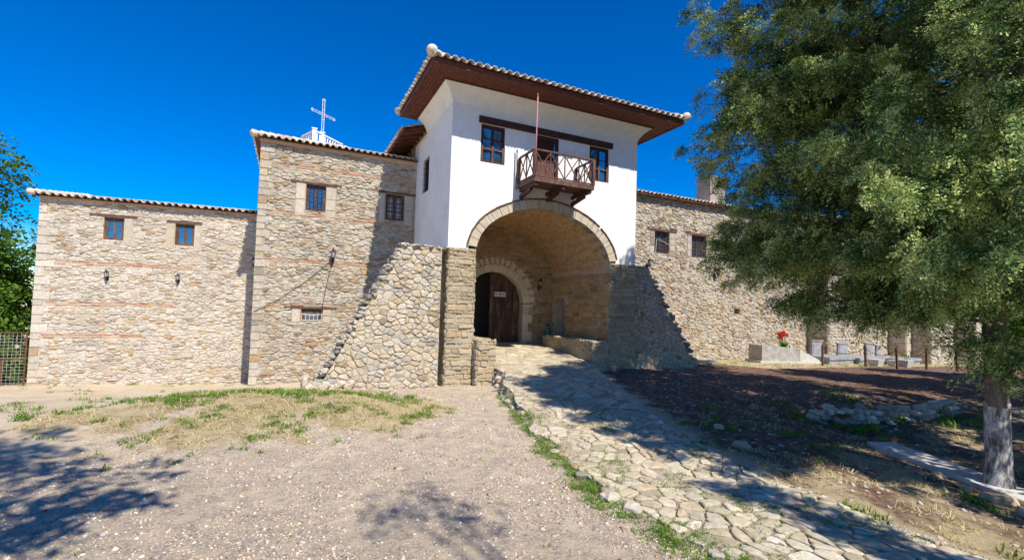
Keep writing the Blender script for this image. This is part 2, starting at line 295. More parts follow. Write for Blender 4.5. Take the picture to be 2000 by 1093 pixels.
def ground_material():
    m = bpy.data.materials.new('ground'); m.use_nodes = True; nt = m.node_tree; N = nt.nodes; L = nt.links
    b = N['Principled BSDF']; b.inputs['Roughness'].default_value = .95; b.inputs['Specular IOR Level'].default_value = .1
    at = N.new('ShaderNodeAttribute'); at.attribute_name = 'zone'; sp = N.new('ShaderNodeSeparateColor'); L.new(at.outputs['Color'], sp.inputs[0])
    tc = N.new('ShaderNodeTexCoord')
    def nz(s, d=8, r=.65):
        n = N.new('ShaderNodeTexNoise'); n.inputs['Scale'].default_value = s; n.inputs['Detail'].default_value = d; n.inputs['Roughness'].default_value = r; L.new(tc.outputs['Object'], n.inputs['Vector']); return n.outputs[0]
    def rampn(f, st):
        cr = N.new('ShaderNodeValToRGB'); e = cr.color_ramp.elements
        e[0].position = st[0][0]; e[0].color = (*st[0][1], 1); e[1].position = st[-1][0]; e[1].color = (*st[-1][1], 1)
        for p, c in st[1:-1]: k = e.new(p); k.color = (*c, 1)
        L.new(f, cr.inputs[0]); return cr.outputs[0]
    def mix(f, a, b_):
        mx = N.new('ShaderNodeMix'); mx.data_type = 'RGBA'; L.new(f, mx.inputs['Factor']); L.new(a, mx.inputs['A']); L.new(b_, mx.inputs['B']); return mx.outputs['Result']
    vor = N.new('ShaderNodeTexVoronoi'); vor.inputs['Scale'].default_value = 42; L.new(tc.outputs['Object'], vor.inputs['Vector'])
    peb = rampn(vor.outputs['Color'], [(0,(0.263,0.225,0.185)),(.3,(0.503,0.417,0.330)),(.5,(0.372,0.278,0.206)),(.7,(0.635,0.524,0.402)),(1,(0.460,0.363,0.278))])
    sand = rampn(nz(1.1), [(.3,(0.470,0.378,0.258)),(.5,(0.612,0.502,0.352)),(.7,(0.701,0.583,0.420))])
    mk = N.new('ShaderNodeMapRange'); L.new(nz(3.5), mk.inputs[0]); mk.inputs[1].default_value = .46; mk.inputs[2].default_value = .62
    grav = mix(mk.outputs[0], peb, sand)
    dirt = rampn(nz(1.3), [(.25,(.48,.36,.22)),(.5,(.62,.51,.36)),(.75,(.68,.58,.43))])
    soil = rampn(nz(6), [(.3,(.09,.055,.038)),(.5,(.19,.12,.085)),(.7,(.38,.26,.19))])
    base = rampn(nz(2.5), [(.3,(.36,.27,.15)),(.5,(.48,.38,.23)),(.7,(.56,.46,.29))])
    def noisy(f):
        a = N.new('ShaderNodeMath'); a.operation = 'MULTIPLY_ADD'; a.inputs[1].default_value = .9; a.inputs[2].default_value = -.45; L.new(nz(9), a.inputs[0])
        s_ = N.new('ShaderNodeMath'); s_.operation = 'ADD'; L.new(a.outputs[0], s_.inputs[0]); L.new(f, s_.inputs[1])
        r_ = N.new('ShaderNodeMapRange'); r_.inputs[1].default_value = .35; r_.inputs[2].default_value = .65; L.new(s_.outputs[0], r_.inputs[0]); return r_.outputs[0]
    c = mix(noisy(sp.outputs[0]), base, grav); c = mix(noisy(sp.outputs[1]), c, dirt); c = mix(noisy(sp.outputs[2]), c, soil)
    L.new(c, b.inputs['Base Color'])
    bp = N.new('ShaderNodeBump'); bp.inputs['Strength'].default_value = 1.0; bp.inputs['Distance'].default_value = .05; L.new(nz(12, 12, .8), bp.inputs['Height']); L.new(bp.outputs[0], b.inputs['Normal'])
    return m
ground = npmesh('ground', V, F, ground_material(), smooth=True); tag(ground, kind='structure')
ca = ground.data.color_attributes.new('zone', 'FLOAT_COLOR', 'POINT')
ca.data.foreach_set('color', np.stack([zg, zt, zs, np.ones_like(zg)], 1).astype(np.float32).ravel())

# ------------------------------------------------------------------ masonry generator
def clip(poly, nx_, ny_, d):     # keep nx*x+ny*y <= d
    out = []; n = len(poly)
    for i in range(n):
        a = poly[i]; b = poly[(i+1) % n]; da = nx_*a[0]+ny_*a[1]-d; db = nx_*b[0]+ny_*b[1]-d
        if da <= 0: out.append(a)
        if (da < 0 < db) or (db < 0 < da):
            t = da/(da-db); out.append((a[0]+(b[0]-a[0])*t, a[1]+(b[1]-a[1])*t))
    return out
def parea(p): return .5*sum(p[i][0]*p[(i+1) % len(p)][1]-p[(i+1) % len(p)][0]*p[i][1] for i in range(len(p)))
def cells(bounds, sw, sh, jit=.35, seed=1, wander=0.0, merge=.12):
    """rubble cells: jittered staggered rows, anisotropic voronoi"""
    rd = random.Random(seed); u0, v0, u1, v1 = bounds; rows = []; v = v0-sh
    while v < v1+sh:
        h = sh*rd.uniform(.72, 1.3); us = []; u = u0-sw*(1+rd.random())
        while u < u1+sw*1.5:
            if rd.random() > merge: us.append((u + rd.uniform(-1, 1)*sw*jit*.4, v + h/2 + rd.uniform(-1, 1)*h*jit*.6))
            u += sw*rd.uniform(.6, 1.5)
        rows.append(us); v += h
    pts = []
    for r_, us in enumerate(rows):
        for p in us: pts.append((r_, p))
    out = []; kv = sw/sh*.95
    for r_, (pu, pv) in pts:
        nb = []
        for q in range(max(0, r_-2), min(len(rows), r_+3)):
            for (a, b) in rows[q]:
                if abs(a-pu) < sw*3 and (a, b) != (pu, pv): nb.append(((a-pu)**2+((b-pv)*kv)**2, a, b))
        nb.sort(); poly = [(pu-sw*1.6, pv-sh*1.5), (pu+sw*1.6, pv-sh*1.5), (pu+sw*1.6, pv+sh*1.5), (pu-sw*1.6, pv+sh*1.5)]
        for d2, a, b in nb[:14]:
            ex, ey = a-pu, (b-pv)*kv*kv; mx, my = (a+pu)/2, (b+pv)/2
            poly = clip(poly, ex, ey, ex*mx+ey*my)
            if len(poly) < 3: break
        if len(poly) >= 3: out.append(poly)
    return out
def coursed(bounds, sw, sh, seed=1, wob=.25, split=.15):
    rd = random.Random(seed); u0, v0, u1, v1 = bounds; out = []; v = v0-sh*.3; ph = [rd.uniform(0, 6) for _ in range(3)]
    def wb(u, k): return sh*wob*(.6*math.sin(u*1.9+ph[0]+k*1.7)+.4*math.sin(u*4.3+ph[1]+k*2.9)+.25*math.sin(u*9.1+k*4.1))
    k = 0
    while v < v1+sh*.5:
        h = sh*rd.uniform(.55, 1.45); u = u0-sw*rd.random(); sl0 = rd.uniform(-.1, .1)*h
        while u < u1:
            w_ = sw*rd.choice((.5, .7, .85, 1, 1.2, 1.5, 1.9))*rd.uniform(.85, 1.15); w_ = max(w_, h*.8); sl1 = rd.uniform(-.22, .22)*h; n = 3
            bot = [(u+sl0*0+w_*i/n, v+wb(u+w_*i/n, k)) for i in range(n+1)]; top_ = [(u+sl0+(w_+sl1-sl0)*i/n, v+h+wb(u+w_*i/n, k+1)) for i in range(n, -1, -1)]
            if h > sh*.85 and rd.random() < split:
                mid_ = [((a[0]+b[0])/2, a[1]*.5+b[1]*.5+rd.uniform(-.06, .06)*h) for a, b in zip(bot, top_[::-1])]
                out.append(bot+mid_[::-1]); out.append(mid_+top_)
            else: out.append(bot+top_)
            u += w_; sl0 = sl1
        v += h; k += 1
    return out
def masonry(mb, fmap, bounds, sw=.26, sh=.13, jit=.35, gap=.012, H=.035, seed=1, m=0, region=None, holes=(), rounded=True, var=.8, merge=.12, roundk=.22, detail=True, style='v'):
    rd = random.Random(seed*7+1); u0, v0, u1, v1 = bounds
    planes = [(-1, 0, -u0), (1, 0, u1), (0, -1, -v0), (0, 1, v1)]
    if region:
        for i in range(len(region)):
            a = region[i]; b = region[(i+1) % len(region)]; nx_, ny_ = b[1]-a[1], -(b[0]-a[0]); l = math.hypot(nx_, ny_); nx_ /= l; ny_ /= l
            planes.append((nx_, ny_, nx_*a[0]+ny_*a[1]))
    for poly in (cells(bounds, sw, sh, jit, seed, merge=merge) if style == 'v' else coursed(bounds, sw, sh, seed, wob=jit)):
        for (a, b, d) in planes:
            poly = clip(poly, a, b, d)
            if len(poly) < 3: break
        if len(poly) < 3: continue
        cx = sum(p[0] for p in poly)/len(poly); cy = sum(p[1] for p in poly)/len(poly); dead = False
        for (a, b, c, d) in holes:
            if a-.0 < cx < c and b < cy < d: dead = True; break
            if max(p[0] for p in poly) > a and min(p[0] for p in poly) < c and max(p[1] for p in poly) > b and min(p[1] for p in poly) < d:
                s_ = [(a-cx, (1, 0, a)), (cx-c, (-1, 0, -c)), (b-cy, (0, 1, b)), (cy-d, (0, -1, -d))]; s_.sort(key=lambda t: -t[0])
                poly = clip(poly, *s_[0][1])
                if len(poly) < 3: dead = True; break
        if dead or abs(parea(poly)) < .0007: continue
        cx = sum(p[0] for p in poly)/len(poly); cy = sum(p[1] for p in poly)/len(poly)
        # inset
        q = []
        for p in poly:
            dx, dy = p[0]-cx, p[1]-cy; l = math.hypot(dx, dy)+1e-6; k = max(.3, 1-gap*rd.uniform(.5, 1.9)/l); q.append((cx+dx*k, cy+dy*k))
        if rounded:      # corner cut
            z = []
            for i in range(len(q)):
                a = q[i]; b = q[(i+1) % len(q)]; t = roundk
                z.append((a[0]+(b[0]-a[0])*t, a[1]+(b[1]-a[1])*t)); z.append((a[0]+(b[0]-a[0])*(1-t), a[1]+(b[1]-a[1])*(1-t)))
            q = z
        if detail and len(q) < 14:
            z = []
            for i in range(len(q)):
                a = q[i]; b = q[(i+1) % len(q)]; z.append(a)
                l_ = math.dist(a, b)
                for q_ in ((.33, .67) if l_ > .12 else ((.5,) if l_ > .06 else ())):
                    o_ = rd.uniform(-.10, .09)*min(l_, .2); z.append((a[0]+(b[0]-a[0])*q_+(b[1]-a[1])/l_*o_, a[1]+(b[1]-a[1])*q_-(b[0]-a[0])/l_*o_))
            q = z
        jj = gap*.45; q = [(p[0]+rd.uniform(-1, 1)*jj, p[1]+rd.uniform(-1, 1)*jj) for p in q]
        h = H*(1-var+var*rd.uniform(0, 1.3)); tx, ty = rd.uniform(-.10, .10), rd.uniform(-.14, .06); tx, ty = (tx*.4, ty*.3) if H < .03 else (tx, ty)
        n = len(q); w_ = math.sqrt(abs(parea(q)))
        def ring(k, hh): return [fmap(cx+(p[0]-cx)*k, cy+(p[1]-cy)*k, hh+(tx*(p[0]-cx)+ty*(p[1]-cy))*k+ (rd.uniform(-.22,.22)*h if hh > 0 else 0)) for p in q]
        kk = 1-min(.3, .016/w_*2)
        if detail:
            vs = ring(1, -.012) + ring(.985, h*.55) + ring(kk, h) + ring(kk*.55, h*1.12)
            nr = 4
        else:
            vs = ring(1, -.012) + ring(kk, h); nr = 2
        fs = []
        for r_ in range(nr-1):
            for i in range(n): fs.append((r_*n+i, r_*n+(i+1) % n, (r_+1)*n+(i+1) % n, (r_+1)*n+i))
        fs.append(tuple((nr-1)*n+i for i in range(n)))
        mb.add(vs, fs, m)
def bricks(mb, fmap, u0, u1, v, L=.27, h=.045, n=2, m=0, seed=3, prob=.9, H=.02, wob=.02):
    rd = random.Random(seed)
    for r_ in range(n):
        u = u0 + rd.random()*L
        while u < u1:
            l = L*rd.uniform(.7, 1.15); vv = v + r_*(h+.022) + wob*math.sin(u*1.3+r_)
            if rd.random() < prob and u+l < u1:
                a, b, c, d = u, u+l-.015, vv, vv+h*rd.uniform(.8, 1.1); hh = H*rd.uniform(.3, 1.3); t = rd.uniform(-.006, .006)
                mb.add([fmap(a, c+t, -.01), fmap(b, c-t, -.01), fmap(b, d-t, -.01), fmap(a, d+t, -.01), fmap(a+.004, c+t+.004, hh), fmap(b-.004, c-t+.004, hh), fmap(b-.004, d-t-.004, hh), fmap(a+.004, d+t-.004, hh)],
                       [(4, 5, 6, 7), (0, 1, 5, 4), (1, 2, 6, 5), (2, 3, 7, 6), (3, 0, 4, 7)], m)
            u += l
def slab(mb, fmap, bounds, holes, depth=.35, m=0, cellsz=1.0):
    """wall face with rectangular openings and their reveals"""
    u0, v0, u1, v1 = bounds
    us = sorted(set([u0, u1]+[h[0] for h in holes]+[h[2] for h in holes])); vs = sorted(set([v0, v1]+[h[1] for h in holes]+[h[3] for h in holes]))
    us = [u for u in us if u0 <= u <= u1]; vs = [v for v in vs if v0 <= v <= v1]
    for i in range(len(us)-1):
        for j in range(len(vs)-1):
            cx, cy = (us[i]+us[i+1])/2, (vs[j]+vs[j+1])/2
            if any(h[0] < cx < h[2] and h[1] < cy < h[3] for h in holes): continue
            mb.quad(fmap(us[i], vs[j], 0), fmap(us[i+1], vs[j], 0), fmap(us[i+1], vs[j+1], 0), fmap(us[i], vs[j+1], 0), m)
    for (a, b, c, d) in holes:
        mb.quad(fmap(a, b, 0), fmap(c, b, 0), fmap(c, b, -depth), fmap(a, b, -depth), m)
        mb.quad(fmap(a, d, -depth), fmap(c, d, -depth), fmap(c, d, 0), fmap(a, d, 0), m)
        mb.quad(fmap(a, b, -depth), fmap(a, d, -depth), fmap(a, d, 0), fmap(a, b, 0), m)
        mb.quad(fmap(c, b, 0), fmap(c, d, 0), fmap(c, d, -depth), fmap(c, b, -depth), m)
def front(Y): return lambda u, v, h: (u, Y-h, v)
def sideL(X): return lambda u, v, h: (X-h, u, v)      # a wall whose face looks to -X, u runs along Y
def dressed(mb, fmap, u0, v0, u1, v1, n, m, seed=1, H=.02):
    rd = random.Random(seed); vs = [v0+(v1-v0)*i/n for i in range(n+1)]
    for i in range(1, n): vs[i] += rd.uniform(-.1, .1)*(v1-v0)/n
    for i in range(n):
        a, b, c, d = u0+.004, u1-rd.uniform(0, .04), vs[i]+.006, vs[i+1]-.006; h = H*rd.uniform(.6, 1.2)
        mb.add([fmap(a, c, -.01), fmap(b, c, -.01), fmap(b, d, -.01), fmap(a, d, -.01), fmap(a+.008, c+.008, h), fmap(b-.008, c+.008, h), fmap(b-.008, d-.008, h), fmap(a+.008, d-.008, h)],
               [(4, 5, 6, 7), (0, 1, 5, 4), (1, 2, 6, 5), (2, 3, 7, 6), (3, 0, 4, 7)], m)

# ------------------------------------------------------------------ windows
def window(parent, u0, v0, u1, v1, Y, rows=2, cols=2, grille=True, depth=.10, wood='wood_red', label=None, glass='glass', gc=5, gr=6):
    """casement window in a wall whose face is the plane y=Y of the parent, looking to -y"""
    f = MB(); y = Y+depth; t = .055; W = u1-u0; Hh = v1-v0
    f.box(u0, y, v0, u0+t, y+.07, v1); f.box(u1-t, y, v0, u1, y+.07, v1); f.box(u0+t, y, v1-t*1.3, u1-t, y+.07, v1); f.box(u0+t, y, v0, u1-t, y+.07, v0+t)
    cw = (W-2*t)/cols
    s = .04
    for c in range(cols):
        a = u0+t+c*cw; b = a+cw; y2 = y+.012
        f.box(a+.002, y2, v0+t+.002, a+s, y2+.04, v1-t*1.3-.002); f.box(b-s, y2, v0+t+.002, b-.002, y2+.04, v1-t*1.3-.002)
        f.box(a+s, y2, v0+t+.002, b-s, y2+.04, v0+t+s); f.box(a+s, y2, v1-t*1.3-s, b-s, y2+.04, v1-t*1.3-.002)
        for r_ in range(1, rows):
            z = v0+t+(Hh-2.3*t)*r_/rows; f.box(a+s, y2+.004, z-.013, b-s, y2+.036, z+.013)
    win = f.build('window', M_[wood], parent)
    if label: win['label'] = label
    p = MB(); 
    for c in range(cols):
        a = u0+t+c*cw+s; b = u0+t+(c+1)*cw-s; k = random.uniform(-.006, .006)
        p.quad((a, y+.035+k, v0+t), (b, y+.035-k, v0+t), (b, y+.035-k, v1-t), (a, y+.035+k, v1-t))
    p.build('pane', M_[glass], win)
    bk = MB(); bk.quad((u0, y+.12, v0), (u1, y+.12, v0), (u1, y+.12, v1), (u0, y+.12, v1)); bk.build('unlit_room_sheet', M_['dark'], win)  # near-black sheet stands in for the unlit room behind the panes
    if grille:
        g = MB(); yg = Y+.03
        for i in range(1, gc): x = u0+W*i/gc; g.tube([(x, yg, v0), (x, yg, v1)], .008, 5)
        for i in range(1, gr): z = v0+Hh*i/gr; g.tube([(u0, yg-.01, z), (u1, yg-.01, z)], .007, 5)
        g.build('grille', M_['iron'], win)
    return win

# ------------------------------------------------------------------ roof tiles
def tile_slope(mb, origin, du, dv, nu, nvf, pitch=.235, tl=.36, rad=.088, m=0, seed=1, jag=True):
    """cover tiles. origin = eave start, du = unit vector along eave, dv = unit vector up the slope, nvf(i) = (start, length) of column i along dv"""
    rd = random.Random(seed); du = Vector(du); dv = Vector(dv); nn = du.cross(dv).normalized()
    if nn.z < 0: nn = -nn
    O = Vector(origin); S = 6
    for i in range(nu):
        s0, L = nvf(i)
        if L <= 0.05: continue
        c0 = O+du*(pitch*(i+.5)+rd.uniform(-.012, .012)); v = s0 + rd.uniform(-.02, .02)
        while v < s0+L:
            l = min(tl*1.15, s0+L-v+.1); lift = rd.uniform(0, .012); sk_ = du*rd.uniform(-.010, .010); th = .017; ra = rad*rd.uniform(.95, 1.06)
            vs = []
            for (vv, r_, lf) in ((v, ra, .03+lift), (v+l, ra*.82, .0+lift)):
                for q in (0, 1):
                    for k in range(S+1):
                        a = math.pi*k/S; rr_ = r_-q*th
                        vs.append(c0 + dv*vv + sk_*(1 if vv == v else 0) + du*(-math.cos(a)*rr_) + nn*(math.sin(a)*rr_*.95+lf))
            n = S+1; fs = []
            for k in range(S):
                fs.append((k, k+1, 2*n+k+1, 2*n+k)); fs.append((n+k+1, n+k, 3*n+k, 3*n+k+1)); fs.append((k+1, k, n+k, n+k+1))
            mb.add(vs, fs, m); v += tl
        # pan tile between the covers: shallow gutter
        c1 = c0+du*pitch*.5; vs = []
        for vv in (s0-.03, s0+L):
            for k in range(5):
                a = math.pi*k/4; vs.append(c1+dv*(vv if vv > s0+.5 else vv+.07)+du*(-math.cos(a)*rad*.8)-nn*(math.sin(a)*.03-.045))
        mb.add(vs, [(k, k+1, 5+k+1, 5+k) for k in range(4)], m)

# ================================================================== GATEHOUSE
XL, XR, YF, YB = 4.31, 11.48, 14.0, 18.5
gate = empty('gatehouse', (XL, YF, 0), label='white plastered gatehouse tower with tiled hipped roof, wooden balcony and wide stone archway', cat='gatehouse')
gate.location = (0, 0, 0)
ARCH = [(5.23,3.55),(5.22,3.95),(5.24,4.18),(5.36,4.50),(5.60,4.83),(5.95,5.10),(6.45,5.35),(7.0,5.52),(7.62,5.59),(8.25,5.53),(8.8,5.38),(9.27,5.19),(9.67,4.92),(9.98,4.62),(10.18,4.34),(10.29,4.05),(10.33,3.75),(10.33,3.55)]
def ao(i, t):   # offset outward
    a = ARCH[max(0, i-1)]; b = ARCH[min(len(ARCH)-1, i+1)]; dx, dz = b[0]-a[0], b[1]-a[1]; l = math.hypot(dx, dz); return (ARCH[i][0]-dz/l*t, ARCH[i][1]+dx/l*t)
def interp_arch(s):   # s in [0,1] by length
    L = [0]
    for i in range(1, len(ARCH)): L.append(L[-1]+math.dist(ARCH[i], ARCH[i-1]))
    s *= L[-1]
    for i in range(1, len(ARCH)):
        if s <= L[i]+1e-9:
            t = (s-L[i-1])/(L[i]-L[i-1]); a, b = ARCH[i-1], ARCH[i]; l = math.dist(a, b)
            return (a[0]+(b[0]-a[0])*t, a[1]+(b[1]-a[1])*t), (-(b[1]-a[1])/l, (b[0]-a[0])/l)
WIN_L = (5.27, 6.83, 6.11, 8.06); DOOR = (7.22, 6.28, 8.12, 8.06); WIN_R = (9.38, 6.83, 10.22, 8.06)
# plaster shell
p = MB(); fm = front(YF)
slab(p, fm, (XL, 5.97, XR, 8.55), [WIN_L, DOOR, WIN_R], .28)
top = 5.97; zpl = 4.03
xs = [XL, 4.98]
out = [ao(i, .27) for i in range(2, len(ARCH)-2)]
out = [(4.98, zpl)] + [q for q in out if q[1] > zpl] + [(10.60, zpl)]
p.add([(XL, YF, zpl), (4.98, YF, zpl), (4.98, YF, top), (XL, YF, top)], [(0, 1, 2, 3)])
p.add([(10.60, YF, zpl-.08), (XR, YF, zpl-.08), (XR, YF, top), (10.60, YF, top)], [(0, 1, 2, 3)])
for a, b in zip(out, out[1:]):
    p.add([(a[0], YF, a[1]), (b[0], YF, b[1]), (b[0], YF, top), (a[0], YF, top)], [(0, 1, 2, 3)])
# left flank with its window slit
slab(p, sideL(XL), (YF, zpl, YB+.3, 8.55), [(16.6, 6.35, 17.5, 7.62)], .3)
p.quad((XR, YF, zpl), (XR, YB, zpl), (XR, YB, 8.55), (XR, YF, 8.55)); p.quad((XL, YB+.3, 8.4), (XR, YB+.3, 8.4), (XR, YB+.3, 5), (XL, YB+.3, 5))
p.build('plaster_wall', M_['plaster'], gate)
# coved cornice (curves out under the eave)
c = MB(); prof = [(.004,8.50),(.006,8.56),(.03,8.60),(.035,8.62),(.05,8.66),(.09,8.73),(.15,8.81),(.23,8.89),(.32,8.96),(.40,9.02)]
YC = 17.05
def loopc(d, z): return [(XL-d, YC, z), (XL-d, YF-d, z), (XR+d, YF-d, z), (XR+d, YC, z)]
for (d0, z0), (d1, z1) in zip(prof, prof[1:]):
    A, B = loopc(d0, z0), loopc(d1, z1)
    for k in range(3): c.quad(A[k], A[k+1], B[k+1], B[k])
for X_, sg in ((XL, -1), (XR, 1)):
    pts = [(X_+sg*d, YC, z) for d, z in prof] + [(X_, YC, 9.02)]
    c.add(pts, [tuple(range(len(pts)))])
c.build('cornice', M_['plaster'], gate)
# soffit boards
oL, oR, oF = .93, 1.06, 1.14; EZ = 9.03; RB = 17.25
s = MB()
def ringb(t0, t1, z0, z1, th=.02, m=0):
    def lp(t, z):
        k = (t-.38)/.62; return [(XL-.38-(oL-.38)*k, RB, z), (XL-.38-(oL-.38)*k, YF-.38-(oF-.38)*k, z), (XR+.38+(oR-.38)*k, YF-.38-(oF-.38)*k, z), (XR+.38+(oR-.38)*k, RB, z)]
    A, B = lp(t0, z0), lp(t1, z1); A2, B2 = lp(t0, z0+th), lp(t1, z1+th)
    for k in range(3):
        s.quad(A[k+1], A[k], B[k], B[k+1], m); s.quad(A2[k], A2[k+1], B2[k+1], B2[k], m); s.quad(B[k+1], B[k], B2[k], B2[k+1], m); s.quad(A[k], A[k+1], A2[k+1], A2[k], m)
ts = np.linspace(.37, .985, 6)
for a, b in zip(ts, ts[1:]): ringb(a, b-.012, EZ, EZ)
ringb(.36, .42, EZ-.03, EZ-.03, .03)         # quarter moulding against the cove
ringb(.988, 1.05, EZ-.02, EZ-.02, .165)         # fascia
s.build('soffit', M_['soffit'], gate)
# roof
ridge = 10.35; x0, x1, y0, y1 = XL-oL-.08, XR+oR+.08, YF-oF-.08, RB; ez = EZ+.135
rf = MB(); hw = (y1-y0)/2; ym = y0+hw; sl = hw*.62; rz = ez+hw*.36
P0, P1, P2, P3 = (x0, y0, ez), (x1, y0, ez), (x1, y1, ez), (x0, y1, ez); Q0, Q1 = (x0+hw, ym, rz), (x1-hw, ym, rz)
rf.quad(P0, P1, Q1, Q0); rf.quad(P2, P3, Q0, Q1); rf.add([P3, P0, Q0], [(0, 1, 2)]); rf.add([P1, P2, Q1], [(0, 1, 2)])
rf.quad((x0, y0, ez-.012), (x0, y1, ez-.012), (x1, y1, ez-.012), (x1, y0, ez-.012))
roof = rf.build('roof', M_['wood'], gate)
t = MB(); L_ = math.hypot(hw, rz-ez); up = (rz-ez)/L_; ho = hw/L_; pit = .243
nF = int((x1-x0)/pit)
tile_slope(t, (x0, y0, ez), (1, 0, 0), (0, ho, up), nF, lambda i: (-.13, min(L_, (pit*(i+.5))*L_/hw, (x1-x0-pit*(i+.5))*L_/hw)), pit, seed=2, rad=.1)
tile_slope(t, (x0, y1, ez), (1, 0, 0), (0, -ho, up), nF, lambda i: (-.13, min(L_, (pit*(i+.5))*L_/hw, (x1-x0-pit*(i+.5))*L_/hw)), pit, seed=3)
nS = int((y1-y0)/pit)
tile_slope(t, (x0, y0, ez), (0, 1, 0), (ho, 0, up), nS, lambda i: (-.06, min(pit*(i+.5), y1-y0-pit*(i+.5))*L_/hw), pit, seed=4, rad=.098)
tile_slope(t, (x1, y0, ez), (0, 1, 0), (-ho, 0, up), nS, lambda i: (-.06, min(pit*(i+.5), y1-y0-pit*(i+.5))*L_/hw), pit, seed=5)
t.build('roof_tiles', M_['tile'], roof, smooth=True)
hp = MB()
rdh = random.Random(4)
for a, b in ((P0, Q0), (P1, Q1), (P3, Q0), (P2, Q1), (Q0, Q1)):
    a = Vector(a); b = Vector(b); n = int((b-a).length/.36); d = (b-a)/n
    a = a - d.normalized()*.12
    for i in range(n+1):
        q0 = a+d*i+Vector((0, 0, .10)); q1 = a+d*(i+1.12)+Vector((0, 0, .075)); hp.tube([q0, q1], [.135*rdh.uniform(.95, 1.05), .105], 9)
hp.build('hip_tiles', M_['tile'], roof, smooth=True)
for (X_, Y_, sx) in ((x0, y0, 1), (x1, y0, -1)):
    kb = MB(); kb.lathe([(.0, -.12), (.12, -.1), (.165, -.02), (.15, .07), (.09, .13), (0, .15)], (X_-.03*sx, Y_-.03, ez+.13), 9)
    kb.build('corner_cap', M_['tile'], roof, smooth=True)
# lower rear roof and its wall
rr_ = MB(); rx0, rz0 = 3.45, 8.56
rr_.quad((rx0, 17.0, rz0), (rx0, 23, rz0), (8, 23, rz0+1.5), (8, 17.0, rz0+1.5)); rr_.quad((rx0, 17.0, rz0-.05), (8, 17.0, rz0+1.45), (8, 23, rz0+1.45), (rx0, 23, rz0-.05))
for k in range(11):
    y = 17.3+k*.52; rr_.bar((rx0+.02, y, rz0-.09), (5.2, y, rz0+.45), .09, .11)
rr_.bar((rx0, 17.0, rz0-.03), (rx0, 23, rz0-.03), .05, .12)
rear = rr_.build('rear_roof', M_['soffit'], gate)
t = MB(); tile_slope(t, (rx0, 17.0, rz0+.02), (0, 1, 0), Vector((4.55, 0, 1.5)).normalized(), 24, lambda i: (-.06, 4.4), .243, seed=8); t.build('roof_tiles', M_['tile'], rear, smooth=True)
rw = MB(); slab(rw, sideL(XL+.05), (YC, 8.0, 23, 9.2), [], m=1); masonry(rw, sideL(XL+.05), (YC, 8.0, 23, 9.2), .26, .14, seed=55, m=0)
rw.build('rear_wall', [M_['stone_tan'], M_['mortar_tan']], gate)
# stone piers below the plaster (front and right reveal)
pw = front(YF-.03)
for (a, b, zb, zt_, sd_) in ((XL+.03, 5.22, -.5, 4.03, 21), (10.34, XR+.02, -.2, 3.95, 22)):
    pier = MB(); lf = sd_ == 21; xf = a if lf else b
    slab(pier, pw, (a, zb, b, zt_), [], m=1)
    masonry(pier, pw, (a, zb, b, zt_), .34, .135, jit=.16, gap=.009, H=.042, seed=sd_, m=0, roundk=.12, style='c')
    pier.quad((xf, YF-.03, zb), (xf, YF-.03, zt_), (xf, YB, zt_), (xf, YB, zb), 1)
    masonry(pier, sideL(xf) if lf else (lambda u, v, h: (XR+.02+h, u, v)), (YF-.03, zb, 15.5, zt_), .3, .16, seed=sd_+3, m=0)
    pier.quad((a, YF-.03, zt_), (b, YF-.03, zt_), (b, YF+.02, zt_), (a, YF+.02, zt_), 1)
    pier.build('stone_pier', [M_['stone_tan'], M_['mortar_tan']], gate)
# passage: right wall, left wall, vault, back wall
pas = MB(); YBK = 18.15
wr_ = lambda u, v, h: (10.33-h, u, v)
NICHE = (16.85, .7, 17.85, 2.75)
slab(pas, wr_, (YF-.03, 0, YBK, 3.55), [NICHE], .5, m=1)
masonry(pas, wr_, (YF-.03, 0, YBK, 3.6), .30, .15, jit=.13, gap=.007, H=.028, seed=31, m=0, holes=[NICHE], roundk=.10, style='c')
pas.quad((10.83, 16.85, .7), (10.83, 17.85, .7), (10.83, 17.85, 2.75), (10.83, 16.85, 2.75), 1)
# arched head of the niche
for k in range(10):
    a0, a1 = math.pi*k/10, math.pi*(k+1)/10
    pas.quad((10.325, 17.35-.5*math.cos(a0), 2.30+.44*math.sin(a0)), (10.325, 17.35-.5*math.cos(a1), 2.30+.44*math.sin(a1)), (10.325, 17.35-.5*math.cos(a1), 2.76), (10.325, 17.35-.5*math.cos(a0), 2.76), 1)
pas.build('passage_wall', [M_['stone_bounce'], M_['mortar_tan']], gate); pas = MB()
wl_ = lambda u, v, h: (5.22+h, u, v)
pas.quad(wl_(YF-.03, 0, 0), wl_(YF-.03, 4.0, 0), wl_(YBK, 4.0, 0), wl_(YBK, 0, 0), 1); masonry(pas, wl_, (YF-.03, .3, YBK, 3.6), .30, .17, seed=32, m=0)
pas.build('passage_wall', [M_['stone_bounce'], M_['mortar_tan']], gate)
vt = MB(); AL = sum(math.dist(a, b) for a, b in zip(ARCH, ARCH[1:]))
def vmap(u, v, h):   # u along depth, v along the arch
    (px_, pz_), (nx_, nz_) = interp_arch(min(max(v/AL, 0), 1)); return (px_-nx_*h, u, pz_-nz_*h)
NS = 40
for k in range(NS):
    a, b = interp_arch(k/NS)[0], interp_arch((k+1)/NS)[0]; vt.quad((a[0], YF-.03, a[1]), (b[0], YF-.03, b[1]), (b[0], YBK+.1, b[1]), (a[0], YBK+.1, a[1]), 1)
masonry(vt, vmap, (YF+.25, .25, YBK, AL-.25), .23, .062, jit=.25, gap=.006, H=.013, seed=33, m=0, roundk=.12, detail=False)
vt.build('vault', [M_['vault'], M_['mortar_tan']], gate)
